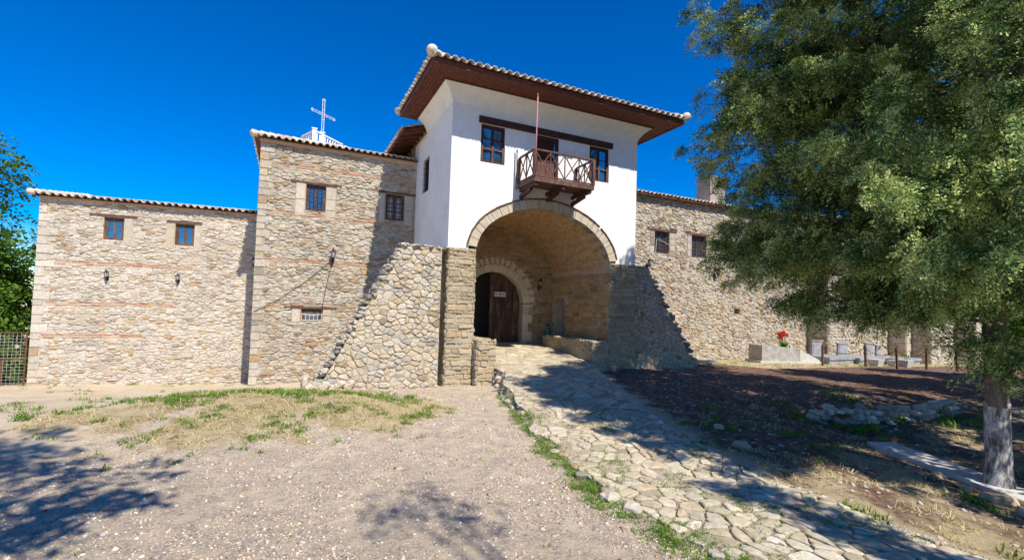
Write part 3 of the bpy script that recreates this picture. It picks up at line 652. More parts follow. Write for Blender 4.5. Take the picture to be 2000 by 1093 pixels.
# arch ring of dressed voussoirs + thin brick label
ar = MB(); nv = 27; rd = random.Random(9); cuts = [0]+sorted((k+rd.uniform(-.22, .22))/nv for k in range(1, nv))+[1]
cuts = [.075+.865*q for q in cuts]
for a, b in zip(cuts, cuts[1:]):
    a += .0012; b -= .0012; sub = [a+(b-a)*k/3 for k in range(4)]; tk = .29+rd.uniform(-.01, .01); y = YF-.055-rd.uniform(0, .012)
    for s0_, s1_ in zip(sub, sub[1:]):
        (p0, n0), (p1, n1) = interp_arch(s0_), interp_arch(s1_)
        I0, I1 = (p0[0], p0[1]), (p1[0], p1[1]); O0, O1 = (p0[0]+n0[0]*tk, p0[1]+n0[1]*tk), (p1[0]+n1[0]*tk, p1[1]+n1[1]*tk)
        ar.add([(I0[0], y, I0[1]), (I1[0], y, I1[1]), (O1[0], y, O1[1]), (O0[0], y, O0[1]), (I0[0], YF+.28, I0[1]), (I1[0], YF+.28, I1[1]), (O1[0], YF+.02, O1[1]), (O0[0], YF+.02, O0[1])],
               [(0, 1, 2, 3), (0, 4, 5, 1), (3, 2, 6, 7), (0, 3, 7, 4), (1, 5, 6, 2)])
ar.build('arch_ring', M_['dressed'], gate)
lb = MB()
for k in range(34):
    a, b = .08+.855*k/34+.001, .08+.855*(k+1)/34-.001; (p0, n0), (p1, n1) = interp_arch(a), interp_arch(b); t0, t1 = .30, .335+rd.uniform(-.006, .006); y = YF-.10
    q = [(p0[0]+n0[0]*t0, p0[1]+n0[1]*t0), (p1[0]+n1[0]*t0, p1[1]+n1[1]*t0), (p1[0]+n1[0]*t1, p1[1]+n1[1]*t1), (p0[0]+n0[0]*t1, p0[1]+n0[1]*t1)]
    lb.add([(a_, y, b_) for a_, b_ in q]+[(a_, YF+.01, b_) for a_, b_ in q], [(0, 1, 2, 3), (0, 4, 5, 1), (1, 5, 6, 2), (2, 6, 7, 3), (3, 7, 4, 0)])
lb.build('arch_label', M_['rust'], gate)
# back wall with arched portal
DCX, DR, DSP = 7.65, 1.30, 2.42
bw = MB(); fb = front(YBK)
def portal_top(x): return DSP+math.sqrt(max(0, DR*DR-(x-DCX)**2))
xs = list(np.linspace(DCX-DR, DCX+DR, 19))
bw.quad((5.2, YBK, 0), (xs[0], YBK, 0), (xs[0], YBK, 5.7), (5.2, YBK, 5.7), 1); bw.quad((xs[-1], YBK, 0), (10.4, YBK, 0), (10.4, YBK, 5.7), (xs[-1], YBK, 5.7), 1)
for a, b in zip(xs, xs[1:]): bw.quad((a, YBK, portal_top(a)), (b, YBK, portal_top(b)), (b, YBK, 5.7), (a, YBK, 5.7), 1)
def bmap(u, v, h): return (u, YBK-h, v)
mb2 = MB(); masonry(mb2, bmap, (5.2, .3, 10.4, 5.6), .30, .14, jit=.15, gap=.008, H=.028, seed=41, m=0, style='c', roundk=.12)
# keep stones outside the portal ring
keep = MB(); i = 0
from collections import defaultdict
par = {}
vv_ = mb2.v; groups = []
# stones were added in contiguous blocks: rebuild by face connectivity
start = 0; blocks = []; cur = None
for f in mb2.f:
    lo_i, hi_i = min(f), max(f)
    if cur is None or lo_i > cur[1]: cur = [lo_i, hi_i, [f]]; blocks.append(cur)
    else: cur[1] = max(cur[1], hi_i); cur[2].append(f)
for lo_i, hi_i, fs in blocks:
    vs = vv_[lo_i:hi_i+1]; cx = sum(q[0] for q in vs)/len(vs); cz = sum(q[2] for q in vs)/len(vs)
    inside = (cz < DSP and abs(cx-DCX) < DR+.42) or math.hypot(cx-DCX, cz-DSP) < DR+.60
    if not inside: bw.add(vs, [tuple(j-lo_i for j in f) for f in fs], 0)
bw.build('back_wall', [M_['stone_bounce'], M_['mortar_tan']], gate)
pr = MB(); rd = random.Random(5)
def vous(a0, a1, r0_, r1_, y, m=0):
    for k in range(2):
        b0, b1 = a0+(a1-a0)*k/2, a0+(a1-a0)*(k+1)/2; q = [(DCX+r0_*math.cos(b0), DSP+r0_*math.sin(b0)), (DCX+r0_*math.cos(b1), DSP+r0_*math.sin(b1)), (DCX+r1_*math.cos(b1), DSP+r1_*math.sin(b1)), (DCX+r1_*math.cos(b0), DSP+r1_*math.sin(b0))]
        pr.add([(a, y, b) for a, b in q]+[(a, YBK+.35 if j < 2 else YBK, b) for j, (a, b) in enumerate(q)], [(0, 3, 2, 1), (0, 1, 5, 4), (2, 3, 7, 6), (0, 4, 7, 3), (1, 2, 6, 5)], m)
k = 0; a = 0.02
while a < math.pi-.05:
    da = rd.uniform(.13, .30); vous(a, min(a+da, math.pi)-.008, DR, DR+.30+rd.uniform(-.01, .01), YBK-.06); a += da
a = 0.05
while a < math.pi-.1:   # outer ring: stone blocks with brick wedges
    da = rd.uniform(.10, .26) if not 1.1 < a < 2.1 else .085
    vous(a, a+da-.006, DR+.32, DR+.58, YBK-.035); a += da; vous(a, a+.045, DR+.32, DR+.57, YBK-.03, 1); a += .05
for sx in (-1, 1):
    z = .5; k = 0
    while z < DSP-.02:
        h = min(rd.uniform(.3, .45), DSP-z); w_ = .46 if k % 2 else .27; xa, xb = DCX+sx*DR, DCX+sx*(DR+w_)
        pr.box(min(xa, xb), YBK-.055-rd.uniform(0, .01), z+.004, max(xa, xb), YBK+.35, z+h-.004); z += h; k += 1
pr.build('portal_arch', [M_['portal'], M_['brick']], gate)
# threshold steps
th = MB(); th.box(DCX-DR-.1, YBK-.22, .4, DCX+DR+.2, YBK+.6, .80); th.box(DCX-.6, YBK-.55, .4, DCX+2.4, YBK-.23, .76); th.build('threshold', M_['dressed'], gate)
ip = MB(); ip.quad((5.2, 18.55, .79), (10.4, 18.55, .79), (10.4, 22, .79), (5.2, 22, .79)); ip.quad((5.2, 22, .5), (10.4, 22, .5), (10.4, 22, 5), (5.2, 22, 5)); ip.quad((5.2, 18.5, 5), (5.2, 18.5, .5), (5.2, 22, .5), (5.2, 22, 5)); ip.quad((10.4, 18.5, .5), (10.4, 18.5, 5), (10.4, 22, 5), (10.4, 22, .5))
ip.quad((5.2, 18.5, 4.5), (5.2, 22, 4.5), (10.4, 22, 4.5), (10.4, 18.5, 4.5)); ip.build('inner_hall', M_['stone_dark'], gate)
# entrance door: right leaf standing closed, left leaf folded back
YD = YBK+.22
d = MB(); dx0, dx1 = 7.58, 8.93
def dtop(x): return portal_top(min(max(x, DCX-DR+.02), DCX+DR-.02))-.03
n = 9
xs = list(np.linspace(dx0, dx1, n))
for a, b in zip(xs, xs[1:]):
    d.add([(a, YD+.04, .80), (b, YD+.04, .80), (b, YD+.04, dtop(b)), (a, YD+.04, dtop(a))], [(0, 1, 2, 3)])
d.box(dx0-.05, YD-.03, .80, dx0+.13, YD+.05, dtop(dx0)-.02); d.box(8.60, YD-.005, .8, 8.74, YD+.05, 3.2)
for z, h in ((.82, .16), (1.42, .13), (2.12, .06), (2.60, .07), (3.02, .09)): d.box(dx0+.13, YD, z, 8.60, YD+.05, z+h)
d.box(8.10, YD+.005, 1.55, 8.15, YD+.05, 3.02)
for (a, b, z0_, z1_) in ((7.78, 8.06, 1.02, 1.38), (8.2, 8.5, 1.02, 1.38)): d.box(a, YD+.018, z0_, b, YD+.045, z1_)
door = d.build('entrance_door', M_['door2'], gate)
h_ = MB(); h_.tube([(7.66, YD-.03, 1.85), (7.66, YD-.09, 1.87), (7.66, YD-.09, 1.97), (7.66, YD-.03, 1.99)], .012, 6); h_.build('handle', M_['iron'], door)
d2 = MB(); mt = Matrix.Translation((6.37, YBK+.36, .8)) @ Matrix.Rotation(R(62), 4, 'Z')
for k in range(6): d2.box(.2*k, 0, 0, .2*k+.19, .05, 2.1+.15*k, mat=mt)
for z in (.3, 1.2, 1.9): d2.box(0, -.03, z, 1.2, 0, z+.12, mat=mt)
d2.build('entrance_door', M_['door'], gate)['label'] = 'plank door leaf folded open into the dark hall'
# benches
for (nm, x0_, x1_, ya, yb, zt_, sd_) in (('side_bench', 9.66, 10.32, YF-.06, 17.6, 1.17, 61), ('side_bench', 5.24, 5.86, 13.62, 17.6, 1.24, 62)):
    b = MB(); b.box(x0_, ya, -.4, x1_, yb, zt_-.05, 1)
    masonry(b, front(ya), (x0_, -.4, x1_, zt_-.02), .32, .15, jit=.2, gap=.010, H=.04, seed=sd_, m=0, style='c')
    if x0_ > 9: masonry(b, sideL(x0_), (ya, -.2, yb, zt_-.02), .3, .17, jit=.25, gap=.01, H=.025, seed=sd_+5, m=0)
    else:
        masonry(b, lambda u, v, h: (x1_+h, u, v), (ya, -.2, yb, zt_-.02), .3, .17, seed=sd_+5, m=0); masonry(b, sideL(x0_), (ya, -.3, YF-.03, zt_), .3, .17, seed=sd_+6, m=0)
    masonry(b, lambda u, v, h: (u, v, zt_-.05+h), (x0_-.03, ya-.03, x1_, yb), .4, .3, jit=.25, gap=.012, H=.05, seed=sd_+7, m=0)
    b.build(nm, [M_['stone_tan'], M_['mortar_tan']], gate)
# lintel beam, windows, balcony door
lb = MB(); lb.box(5.18, YF-.09, 8.07, 10.32, YF+.05, 8.27); lb.build('lintel_beam', M_['wood'], gate)
for W in (WIN_L, WIN_R):
    wdo = window(gate, *W, YF, rows=3, cols=2, grille=False, depth=.05, wood='wood')
    rl = MB(); rl.box(W[0]+.02, YF+.02, W[1]+.42, W[2]-.02, YF+.045, W[1]+.47)
    for x in (W[0]+.02, (W[0]+W[2])/2-.035, W[2]-.09): rl.box(x, YF+.015, W[1]+.02, x+.07, YF+.05, W[1]+.55)
    rl.build('guard_rail', M_['wood_red'], wdo)
bd = MB(); x0_, z0_, x1_, z1_ = DOOR
bd.box(x0_, YF+.02, z0_, x0_+.1, YF+.12, z1_); bd.box(x1_-.1, YF+.02, z0_, x1_, YF+.12, z1_); bd.box(x0_+.1, YF+.02, z1_-.12, x1_-.1, YF+.12, z1_)
bd.box(x0_+.1, YF+.09, z0_, (x0_+x1_)/2-.005, YF+.13, z0_+.9, 1); bd.box((x0_+x1_)/2+.005, YF+.09, z0_, x1_-.1, YF+.13, z0_+.9, 1)
for k in range(4): bd.box(x0_+.1+.175*k, YF+.14, z0_+.9, x0_+.27+.175*k, YF+.17, z1_-.12)
bd.build('balcony_door', [M_['wood'], M_['wood_red']], gate)
# slit window on the left flank
sw_ = MB(); sw_.box(XL+.10, 16.6, 6.35, XL+.17, 16.68, 7.62); sw_.box(XL+.10, 17.42, 6.35, XL+.17, 17.5, 7.62); sw_.box(XL+.1, 16.68, 7.54, XL+.17, 17.42, 7.62); sw_.box(XL+.1, 16.68, 6.35, XL+.17, 17.42, 6.43); sw_.box(XL+.1, 17.02, 6.43, XL+.17, 17.08, 7.54)
so = sw_.build('window', M_['wood'], gate)
sg_ = MB(); sg_.quad((XL+.15, 17.5, 6.35), (XL+.15, 16.6, 6.35), (XL+.15, 16.6, 7.62), (XL+.15, 17.5, 7.62)); sg_.build('pane', M_['glass'], so)
sg_ = MB()
for k in range(6): sg_.tube([(XL+.03, 16.62, 6.5+.2*k), (XL+.03, 17.48, 6.5+.2*k)], .01, 5)
for k in range(1, 5): sg_.tube([(XL+.03, 16.6+.18*k, 6.36), (XL+.03, 16.6+.18*k, 7.6)], .01, 5)
sg_.build('grille', M_['iron'], so)
# balcony
bx0, bx1, by0, bz = 6.62, 8.80, 12.88, 6.24
bl = empty('balcony', (0, 0, 0)); bl.parent = gate
b = MB()
for k in range(7): y = by0+.02+k*.16; b.box(bx0+.02, y, bz, bx1-.02, y+.152, bz+.03)
b.box(bx0-.02, by0-.03, bz-.10, bx1+.02, by0+.04, bz+.05); b.box(bx0-.02, by0+.04, bz-.10, bx0+.05, YF, bz+.05); b.box(bx1-.05, by0+.04, bz-.10, bx1+.02, YF, bz+.05)
b.build('deck', M_['wood_red'], bl)
for x in (bx0+.10, (bx0+bx1)/2-.02, bx1-.10):
    b = MB(); b.bar((x, by0+.02, bz-.16), (x, YF+.05, bz-.16), .10, .11); b.bar((x, by0+.35, bz-.24), (x, YF+.02, bz-.38), .09, .12); b.build('bracket', M_['wood'], bl)
for (x, y, zt_) in ((bx0, by0, 7.13), (bx1, by0, 7.15), (bx0, YF-.06, 7.13), (bx1, YF-.06, 7.13)):
    b = MB(); b.box(x-.04, y-.04, bz+.05, x+.04, y+.04, zt_); b.build('post', M_['wood_red'], bl)
def railing(a, b_, n):
    a = Vector(a); b_ = Vector(b_); r_ = MB(); up_ = Vector((0, 0, .86)); r_.bar(a+up_, b_+up_, .06, .05); r_.bar(a+Vector((0, 0, .06)), b_+Vector((0, 0, .06)), .04, .04)
    nn_ = Vector((b_.y-a.y, a.x-b_.x, 0)).normalized()*.012
    for k in range(n):
        p0 = a+(b_-a)*k/n; p1 = a+(b_-a)*(k+1)/n; r_.bar(p0+Vector((0, 0, .07))+nn_, p1+Vector((0, 0, .84))+nn_, .028); r_.bar(p0+Vector((0, 0, .84))-nn_, p1+Vector((0, 0, .07))-nn_, .028)
        if k: r_.bar(p0+Vector((0, 0, .07)), p0+Vector((0, 0, .84)), .03)
    r_.build('railing', M_['wood_red'], bl)
railing((bx0+.04, by0, bz+.03), (bx1-.04, by0, bz+.03), 4); railing((bx0, by0+.04, bz+.03), (bx0, YF-.1, bz+.03), 2); railing((bx1, by0+.04, bz+.03), (bx1, YF-.1, bz+.03), 2)
fp = MB(); fp.tube([(bx0, by0-.07, 6.3), (bx0+.02, by0-.07, 8.75)], .022, 8); fp.tube([(bx0+.02, by0-.07, 8.75), (bx0+.02, by0-.07, 8.86)], [.03, .004], 8)
tag(fp.build('flagpole', M_['pink_pole'], smooth=True), 'thin faded red flagpole fixed upright to the near corner of the balcony', 'flagpole')
fp = MB(); fp.tube([(6.52, YF-.10, 6.05), (6.50, YF-.10, 7.30)], .016, 8); fp.tube([(6.50, YF-.10, 7.30), (6.50, YF-.10, 7.42)], [.03, .003], 8)
tag(fp.build('iron_rod', M_['iron']), 'thin black pointed iron rod on the white wall left of the balcony', 'rod')

# ================================================================== MIDDLE STONE HOUSE
MX0, MX1, MY, MZ0, MZ1 = -1.12, 4.31, 18.5, -1.1, 7.72
mid = empty('stone_house', (0, 0, 0), label='tall rubble stone house with brick bands and tiled eave left of the white gatehouse', cat='house')
w1, w2, w3 = (.37, 5.50, 1.03, 6.45), (3.17, 5.47, 3.88, 6.47), (.40, 1.54, 1.10, 1.98)
wm = MB(); fm = front(MY)
slab(wm, fm, (MX0, MZ0, MX1+.1, MZ1), [w1, w2, w3], .3, 1)
hl = [w1, w2, w3]
lint = [(-.14, 6.47, 1.55, 6.53), (2.85, 6.49, 4.31, 6.55), (-.16, 2.0, 1.58, 2.06)]
jamb = [(w1[0]-.34, 5.3, w1[0]-.01, 6.46, 2), (w1[2]+.01, 5.2, w1[2]+.36, 6.40, 3), (w2[0]-.26, 5.3, w2[0]-.01, 6.47, 1), (w2[2]+.01, 5.3, w2[2]+.34, 6.47, 2), (w3[0]-.3, 1.5, w3[0]-.01, 1.98, 1), (w3[2]+.01, 1.5, w3[2]+.3, 1.98, 2)]
masonry(wm, fm, (MX0+.25, MZ0, MX1, MZ1), .20, .080, jit=.55, gap=.006, H=.032, var=.95, merge=.2, seed=71, m=0, holes=hl+lint+[j[:4] for j in jamb]+[(MX0, z-.02, MX1, z+.11) for z in (6.98, 5.28, 3.62)]+[(MX0, 1.99, 2.2, 2.13)])
for z, pb in ((6.98, .9), (5.28, .85), (3.62, .9), (2.0, .8)): bricks(wm, fm, MX0+.25, MX1, z, n=2, m=2, seed=int(z*9), prob=pb)
for j in jamb: dressed(wm, fm, *j[:4], j[4], 3, seed=int(j[0]*50)+900, H=.02)
# quoins on the free corner
rd = random.Random(2); z = MZ0; k = 0
while z < MZ1-.05:
    h = rd.uniform(.16, .3); w_ = rd.uniform(.34, .48) if k % 2 else rd.uniform(.22, .3); h = min(h, MZ1-z)
    dressed(wm, fm, MX0-.02, z, MX0+w_, z+h, 1, 0, seed=k, H=.03); dressed(wm, sideL(MX0), MY-.02, z, MY+.5-w_*.5, z+h, 1, 0, seed=k, H=.02); z += h; k += 1
wm.quad((MX0, MY, MZ0), (MX0, MY, MZ1), (MX0, MY+6, MZ1), (MX0, MY+6, MZ0), 1); masonry(wm, sideL(MX0), (MY+.3, MZ0, MY+6, MZ1), .28, .14, seed=73, m=0, detail=False)
wm.box(MX0-.03, MY-.05, MZ1-.01, MX1, MY+.1, MZ1+.04, 2); wm.box(MX0-.05, MY-.09, MZ1+.045, MX1, MY+.1, MZ1+.09, 2)
wm.build('wall', [M_['stone'], M_['mortar'], M_['brick'], M_['dressed']], mid)
def lintels(parent, ls, Y):
    for (a, b, c_, d_) in ls:
        q = MB(); q.box(a, Y-.04, b, c_, Y+.1, d_); q.build('lintel', M_['wood_red'], parent)
lintels(mid, lint, MY)
window(mid, *w1, MY, rows=3, cols=2, grille=True, depth=.08); window(mid, *w2, MY, rows=3, cols=2, grille=True, depth=.08); window(mid, *w3, MY, rows=1, cols=1, grille=False, depth=.06, label='small low window behind pale iron bars')
gg = MB()
for k in range(6): gg.tube([(.42+.13*k, MY-.02, 1.58), (.42+.13*k, MY-.02, 1.80)], .008, 5)
gg.tube([(.40, MY-.02, 1.58), (1.1, MY-.02, 1.58)], .01, 5); gg.tube([(.40, MY-.02, 1.80), (.75, MY-.02, 1.76), (1.1, MY-.02, 1.80)], .01, 5); gg.build('grille', M_['white_paint'], mid)
r_ = MB(); ex0, ey0, rz_ = MX0-.22, MY-.24, MZ1+.10; sl_ = .30
r_.quad((ex0, ey0, rz_), (MX1, ey0, rz_), (MX1, ey0+4, rz_+1.2), (ex0+4, ey0+4, rz_+1.2)); r_.quad((ex0, ey0, rz_), (ex0+4, ey0+4, rz_+1.2), (ex0+4, MY+6, rz_+1.2), (ex0, MY+6, rz_)); r_.quad((ex0, ey0, rz_-.01), (ex0, MY+6, rz_-.01), (MX1, MY+6, rz_-.01), (MX1, ey0, rz_-.01))
mr_ = r_.build('roof', M_['soffit'], mid)
t = MB(); dvv = Vector((0, 4, 1.2)).normalized(); pit = .22
tile_slope(t, (ex0, ey0, rz_), (1, 0, 0), dvv, int((MX1-ex0)/pit), lambda i: (-.05, min(4.1, pit*(i+.5)*1.04)), pit, seed=12, rad=.085)
tile_slope(t, (ex0, ey0, rz_), (0, 1, 0), Vector((4, 0, 1.2)).normalized(), 28, lambda i: (-.05, min(4.1, pit*(i+.5)*1.04)), pit, seed=13, rad=.085)
a = Vector((ex0, ey0, rz_)); dd = Vector((4, 4, 1.2)).normalized()
for k in range(14): t.tube([a+dd*(.36*k-.08)+Vector((0, 0, .08)), a+dd*(.36*k+.34)+Vector((0, 0, .055))], [.12, .10], 9)
t.build('roof_tiles', M_['tile'], mr_, smooth=True)

# ================================================================== LEFT WING (slightly turned)
LA = R(-5); lw = empty('stone_wing', (-1.2535, 21.8, -.198), LA, label='low sunlit rubble stone wing at the far left with two small blue windows', cat='house'); lw.scale = (1.09, 1.09, 1.09)
# local: x runs from -W (left corner) to 0
W_ = 6.38; LZ0, LZ1 = -1.2, 5.36
def lx(X): return (X+1.15)/math.cos(LA)
wa, wb = (lx(-5.80), 4.12, lx(-5.24), 4.89), (lx(-3.76), 4.08, lx(-3.18), 4.85)
fm = front(0); lwm = MB()
slab(lwm, fm, (-W_, LZ0, .3, LZ1), [wa, wb], .3, 1)
ll = [(lx(-6.2), 4.92, lx(-4.88), 4.98), (lx(-4.02), 4.88, lx(-2.96), 4.94)]
jb = [(wa[2]+.01, 3.95, wa[2]+.24, 4.9, 1), (wb[0]-.26, 3.95, wb[0]-.01, 4.85, 1), (wb[2]+.01, 3.9, wb[2]+.24, 4.8, 1), (wa[0]-.5, 4.55, wa[0]-.02, 4.72, 1)]
masonry(lwm, fm, (-W_+.25, LZ0, .25, LZ1), .185, .072, jit=.6, gap=.0055, H=.028, var=.95, merge=.2, seed=81, m=0, holes=[wa, wb]+ll+[j[:4] for j in jb]+[(-W_, 3.22, -2.0, 3.34), (-W_, 1.86, -2.4, 1.98), (-W_, .80, -3.2, .92)])
for z, x1_ in ((3.24, -2.0), (1.88, -2.4), (.82, -3.2)): bricks(lwm, fm, -W_+.2, x1_, z, n=2, m=2, seed=int(z*31), prob=.9)
for j in jb: dressed(lwm, fm, *j[:4], j[4], 3, seed=int(j[0]*50)+900, H=.02)
rd = random.Random(6); z = LZ0; k = 0
while z < LZ1-.05:
    h = min(rd.uniform(.18, .32), LZ1-z); w_ = rd.uniform(.36, .55) if k % 2 else rd.uniform(.22, .3)
    dressed(lwm, fm, -W_-.02, z, -W_+w_, z+h, 1, 0, seed=k+40, H=.03); z += h; k += 1
lwm.quad((-W_, 0, LZ0), (-W_, 0, LZ1), (-W_, 6, LZ1), (-W_, 6, LZ0), 1)
lwm.box(-W_-.03, -.05, LZ1-.01, .1, .1, LZ1+.05, 2)
lwm.build('wall', [M_['stone_pale'], M_['mortar_pale'], M_['brick'], M_['dressed']], lw)
lintels(lw, ll, 0)
window(lw, *wa, 0, rows=2, cols=2, grille=False, depth=.07); window(lw, *wb, 0, rows=2, cols=2, grille=False, depth=.07)
r_ = MB(); rz_ = LZ1+.06; r_.quad((-W_-.15, -.2, rz_), (.3, -.2, rz_), (.3, 3.6, rz_+.64), (-W_-.15, 3.6, rz_+.64)); r_.quad((-W_-.15, 3.6, rz_+.64), (.3, 3.6, rz_+.64), (.3, 7.4, rz_), (-W_-.15, 7.4, rz_)); r_.quad((-W_-.15, -.2, rz_-.01), (-W_-.15, 7, rz_-.01), (.3, 7, rz_-.01), (.3, -.2, rz_-.01))
lr = r_.build('roof', M_['soffit'], lw)
t = MB(); tile_slope(t, (-W_-.15, -.2, rz_), (1, 0, 0), Vector((0, 3.8, .64)).normalized(), 30, lambda i: (-.05, 3.9), .215, seed=15, rad=.085)
for k in range(11): t.tube([(-W_-.15, -.3+.36*k, rz_+.06+.06*k), (-W_-.15, .12+.36*k, rz_+.05+.06*(k+1))], [.11, .09], 9)
t.build('roof_tiles', M_['tile'], lr, smooth=True)

# ================================================================== RIGHT WING
RY, RZ0, RZ1 = 18.5, -.8, 8.0
rwg = empty('stone_range', (0, 0, 0), label='long rubble stone range right of the gatehouse with stepped bays and pale chimney', cat='house')
v1, v2, v3, hole = (16.38, 5.22, 17.32, 6.33), (18.85, 5.18, 19.88, 6.34), (23.1, 5.18, 24.3, 6.32), (22.03, 2.31, 22.45, 2.60)
g = MB(); fm = front(RY); rl_ = [(15.9, 6.35, 17.8, 6.45), (18.4, 6.36, 20.1, 6.46), (22.7, 6.34, 24.7, 6.44)]
slab(g, fm, (XR, RZ0, 28.25, RZ1), [v1, v2, v3, hole], .3, 1)
jr = [(v1[0]-.3, 5.2, v1[0]-.01, 6.3, 3), (v1[2]+.01, 5.1, v1[2]+.42, 6.3, 4), (v2[0]-.3, 5.2, v2[0]-.01, 6.3, 3), (v2[2]+.01, 5.1, v2[2]+.3, 6.3, 3)]
masonry(g, fm, (13.0, RZ0, 28.25, RZ1), .235, .11, jit=.6, gap=.008, H=.042, var=.95, merge=.2, seed=91, m=0, holes=[v1, v2, v3, hole]+rl_+[j[:4] for j in jr])
for j in jr: dressed(g, fm, *j[:4], j[4], 0, seed=int(j[0]*50)+900, H=.03)
g.quad((hole[0], RY+.3, hole[1]), (hole[2], RY+.3, hole[1]), (hole[2], RY+.3, hole[3]), (hole[0], RY+.3, hole[3]), 1)
# projecting bays, each one nearer than the last: side faces look left and lie in shade
steps = [(28.25, 17.3, 18.5), (34.32, 16.34, 17.3), (34.9, 15.35, 16.34), (37.68, 14.37, 15.35)]
ends = [34.32, 34.9, 37.68, 38.4]
for (X_, ya, yb), xe in zip(steps, ends):
    hs_ = [(17.75, 1.9, 17.98, 2.2)] if X_ == 28.25 else ([(14.6, 3.2, 14.9, 3.7)] if X_ > 37 else [])
    slab(g, sideL(X_), (ya, RZ0, yb, RZ1), hs_, .3, 1)
    masonry(g, sideL(X_), (ya, RZ0, yb, RZ1), .34, .17, jit=.4, gap=.014, H=.03, seed=int(X_*3), m=0, detail=False, holes=hs_)
    for (a, b_, c_, d_) in hs_: g.quad((X_+.3, a, b_), (X_+.3, c_, b_), (X_+.3, c_, d_), (X_+.3, a, d_), 1)
    slab(g, front(ya), (X_, RZ0, xe, RZ1), [], .3, 1)
    masonry(g, front(ya), (X_, RZ0, xe, RZ1), .36, .17, jit=.4, gap=.014, H=.04, seed=int(X_*5), m=0, detail=False)
rd = random.Random(8); z = RZ0; k = 0
while z < 5:
    h = rd.uniform(.32, .5); w_ = .75 if k % 2 else .42; dressed(g, front(16.34), 34.3, z, 34.3+w_*.75, z+h, 1, 3, seed=k+70, H=.05); dressed(g, sideL(34.32), 16.32, z, 16.34+(.4 if k % 2 else .75), z+h, 1, 3, seed=k+80, H=.05); z += h; k += 1
g.quad((38.4, 14.37, RZ0), (38.4, 24, RZ0), (38.4, 24, RZ1), (38.4, 14.37, RZ1), 1)
g.build('wall', [M_['stone'], M_['mortar'], M_['brick'], M_['dressed']], rwg)
lintels(rwg, rl_, RY)
for v_ in (v1, v2, v3): window(rwg, *v_, RY, rows=2, cols=2, grille=True, depth=.16, glass='glass_dull')
r_ = MB(); segs = [(XR, 28.25, 18.5), (28.25, 34.32, 17.3), (34.32, 34.9, 16.34), (34.9, 37.68, 15.35), (37.68, 38.6, 14.37)]
for a, b_, y in segs: r_.quad((a, y-.3, RZ1+.05), (b_, y-.3, RZ1+.05), (b_, y+4.5, RZ1+1.3), (a, y+4.5, RZ1+1.3)); r_.quad((a, y-.3, RZ1+.03), (a, y+.2, RZ1+.03), (b_, y+.2, RZ1+.03), (b_, y-.3, RZ1+.03)); r_.quad((a, y-.3, RZ1+.05), (a, y-.3, RZ1-.03), (b_, y-.3, RZ1-.03), (b_, y-.3, RZ1+.05))
r_.quad((XR, 23, RZ1+1.3), (38.6, 23, RZ1+1.3), (38.6, 28, RZ1), (XR, 28, RZ1))
rr2 = r_.build('roof', M_['soffit'], rwg)
t = MB()
for a, b_, y in segs: tile_slope(t, (a, y-.3, RZ1+.05), (1, 0, 0), Vector((0, 4.8, 1.25)).normalized(), max(2, int((b_-a)/.25)), lambda i: (-.06, 2.2), .25, seed=int(a), rad=.095)
t.build('roof_tiles', M_['tile'], rr2, smooth=True)
ch = MB(); ch.box(21.0, 19.3, 8.0, 22.15, 20.3, 9.95); ch.box(20.97, 19.27, 9.955, 22.18, 20.33, 10.0); ch.build('chimney', M_['chimney'], rwg)

# ================================================================== BUTTRESSES
def buttress(name, label, flip, x_lo, x_hi, xt, yf, th, z0, zt_, seed, dark=False):
    """wall-like stepped buttress: x_lo foot, xt start of the flat top, x_hi end at the tower"""
    e = empty(name, (0, 0, 0), label=label, cat='buttress', group='sloping stone buttresses beside the gatehouse')
    b = MB(); pts = [(x_lo, z0), (x_hi, z0), (x_hi, zt_), (xt, zt_)] if not flip else [(x_hi, z0), (x_lo, z0), (xt, zt_), (x_hi, zt_)]
    f_ = [(x, yf, z) for x, z in pts]; k_ = [(x, yf+th, z) for x, z in pts]
    b.add(f_+k_, [(0, 1, 2, 3), (7, 6, 5, 4), (0, 4, 5, 1), (1, 5, 6, 2), (2, 6, 7, 3), (3, 7, 4, 0)], 1)
    xs_ = [q[0] for q in pts]
    masonry(b, front(yf), (min(xs_), z0, max(xs_), zt_), .20, .135, jit=.95, gap=.010, H=.036, seed=seed, m=0, region=pts, merge=.10, roundk=.2, var=1)
    b.build('wall', [M_['stone_round'], M_['mortar']], e)
    c_ = MB(); rd = random.Random(seed+3); A = Vector((x_lo+(.06 if not flip else -.06), 0, z0+.33)); B = Vector((xt, 0, zt_)); L = (B-A).length; n = int(L/.14)
    for k in range(n+1):
        q = A+(B-A)*(k/n); sx, sy, sz = rd.uniform(.07, .14), rd.uniform(.12, .22), rd.uniform(.05, .10)
        for yy in (yf+.10, yf+th-.22):
            rock(c_, (q.x+rd.uniform(-.05, .05), yy+rd.uniform(-.05, .04), q.z+rd.uniform(-.06, .04)), sx, sy, sz, rd, rz=rd.uniform(-.3, .3))
    x = xt
    while x < x_hi if not flip else x > x_hi:
        wd = rd.uniform(.18, .32)
        cx = x+wd/2 if not flip else x-wd/2; rock(c_, (cx, yf+th*.4, zt_), wd*.55, th*.55, .05, rd); x += wd if not flip else -wd
    c_.build('coping', M_['stone_dark'], e)
    return e
_ico = None
def ico():
    global _ico
    if _ico is None:
        import bmesh
        bm = bmesh.new(); bmesh.ops.create_icosphere(bm, subdivisions=2, radius=1); _ico = ([v.co.copy() for v in bm.verts], [tuple(v.index for v in f.verts) for f in bm.faces]); bm.free()
    return _ico
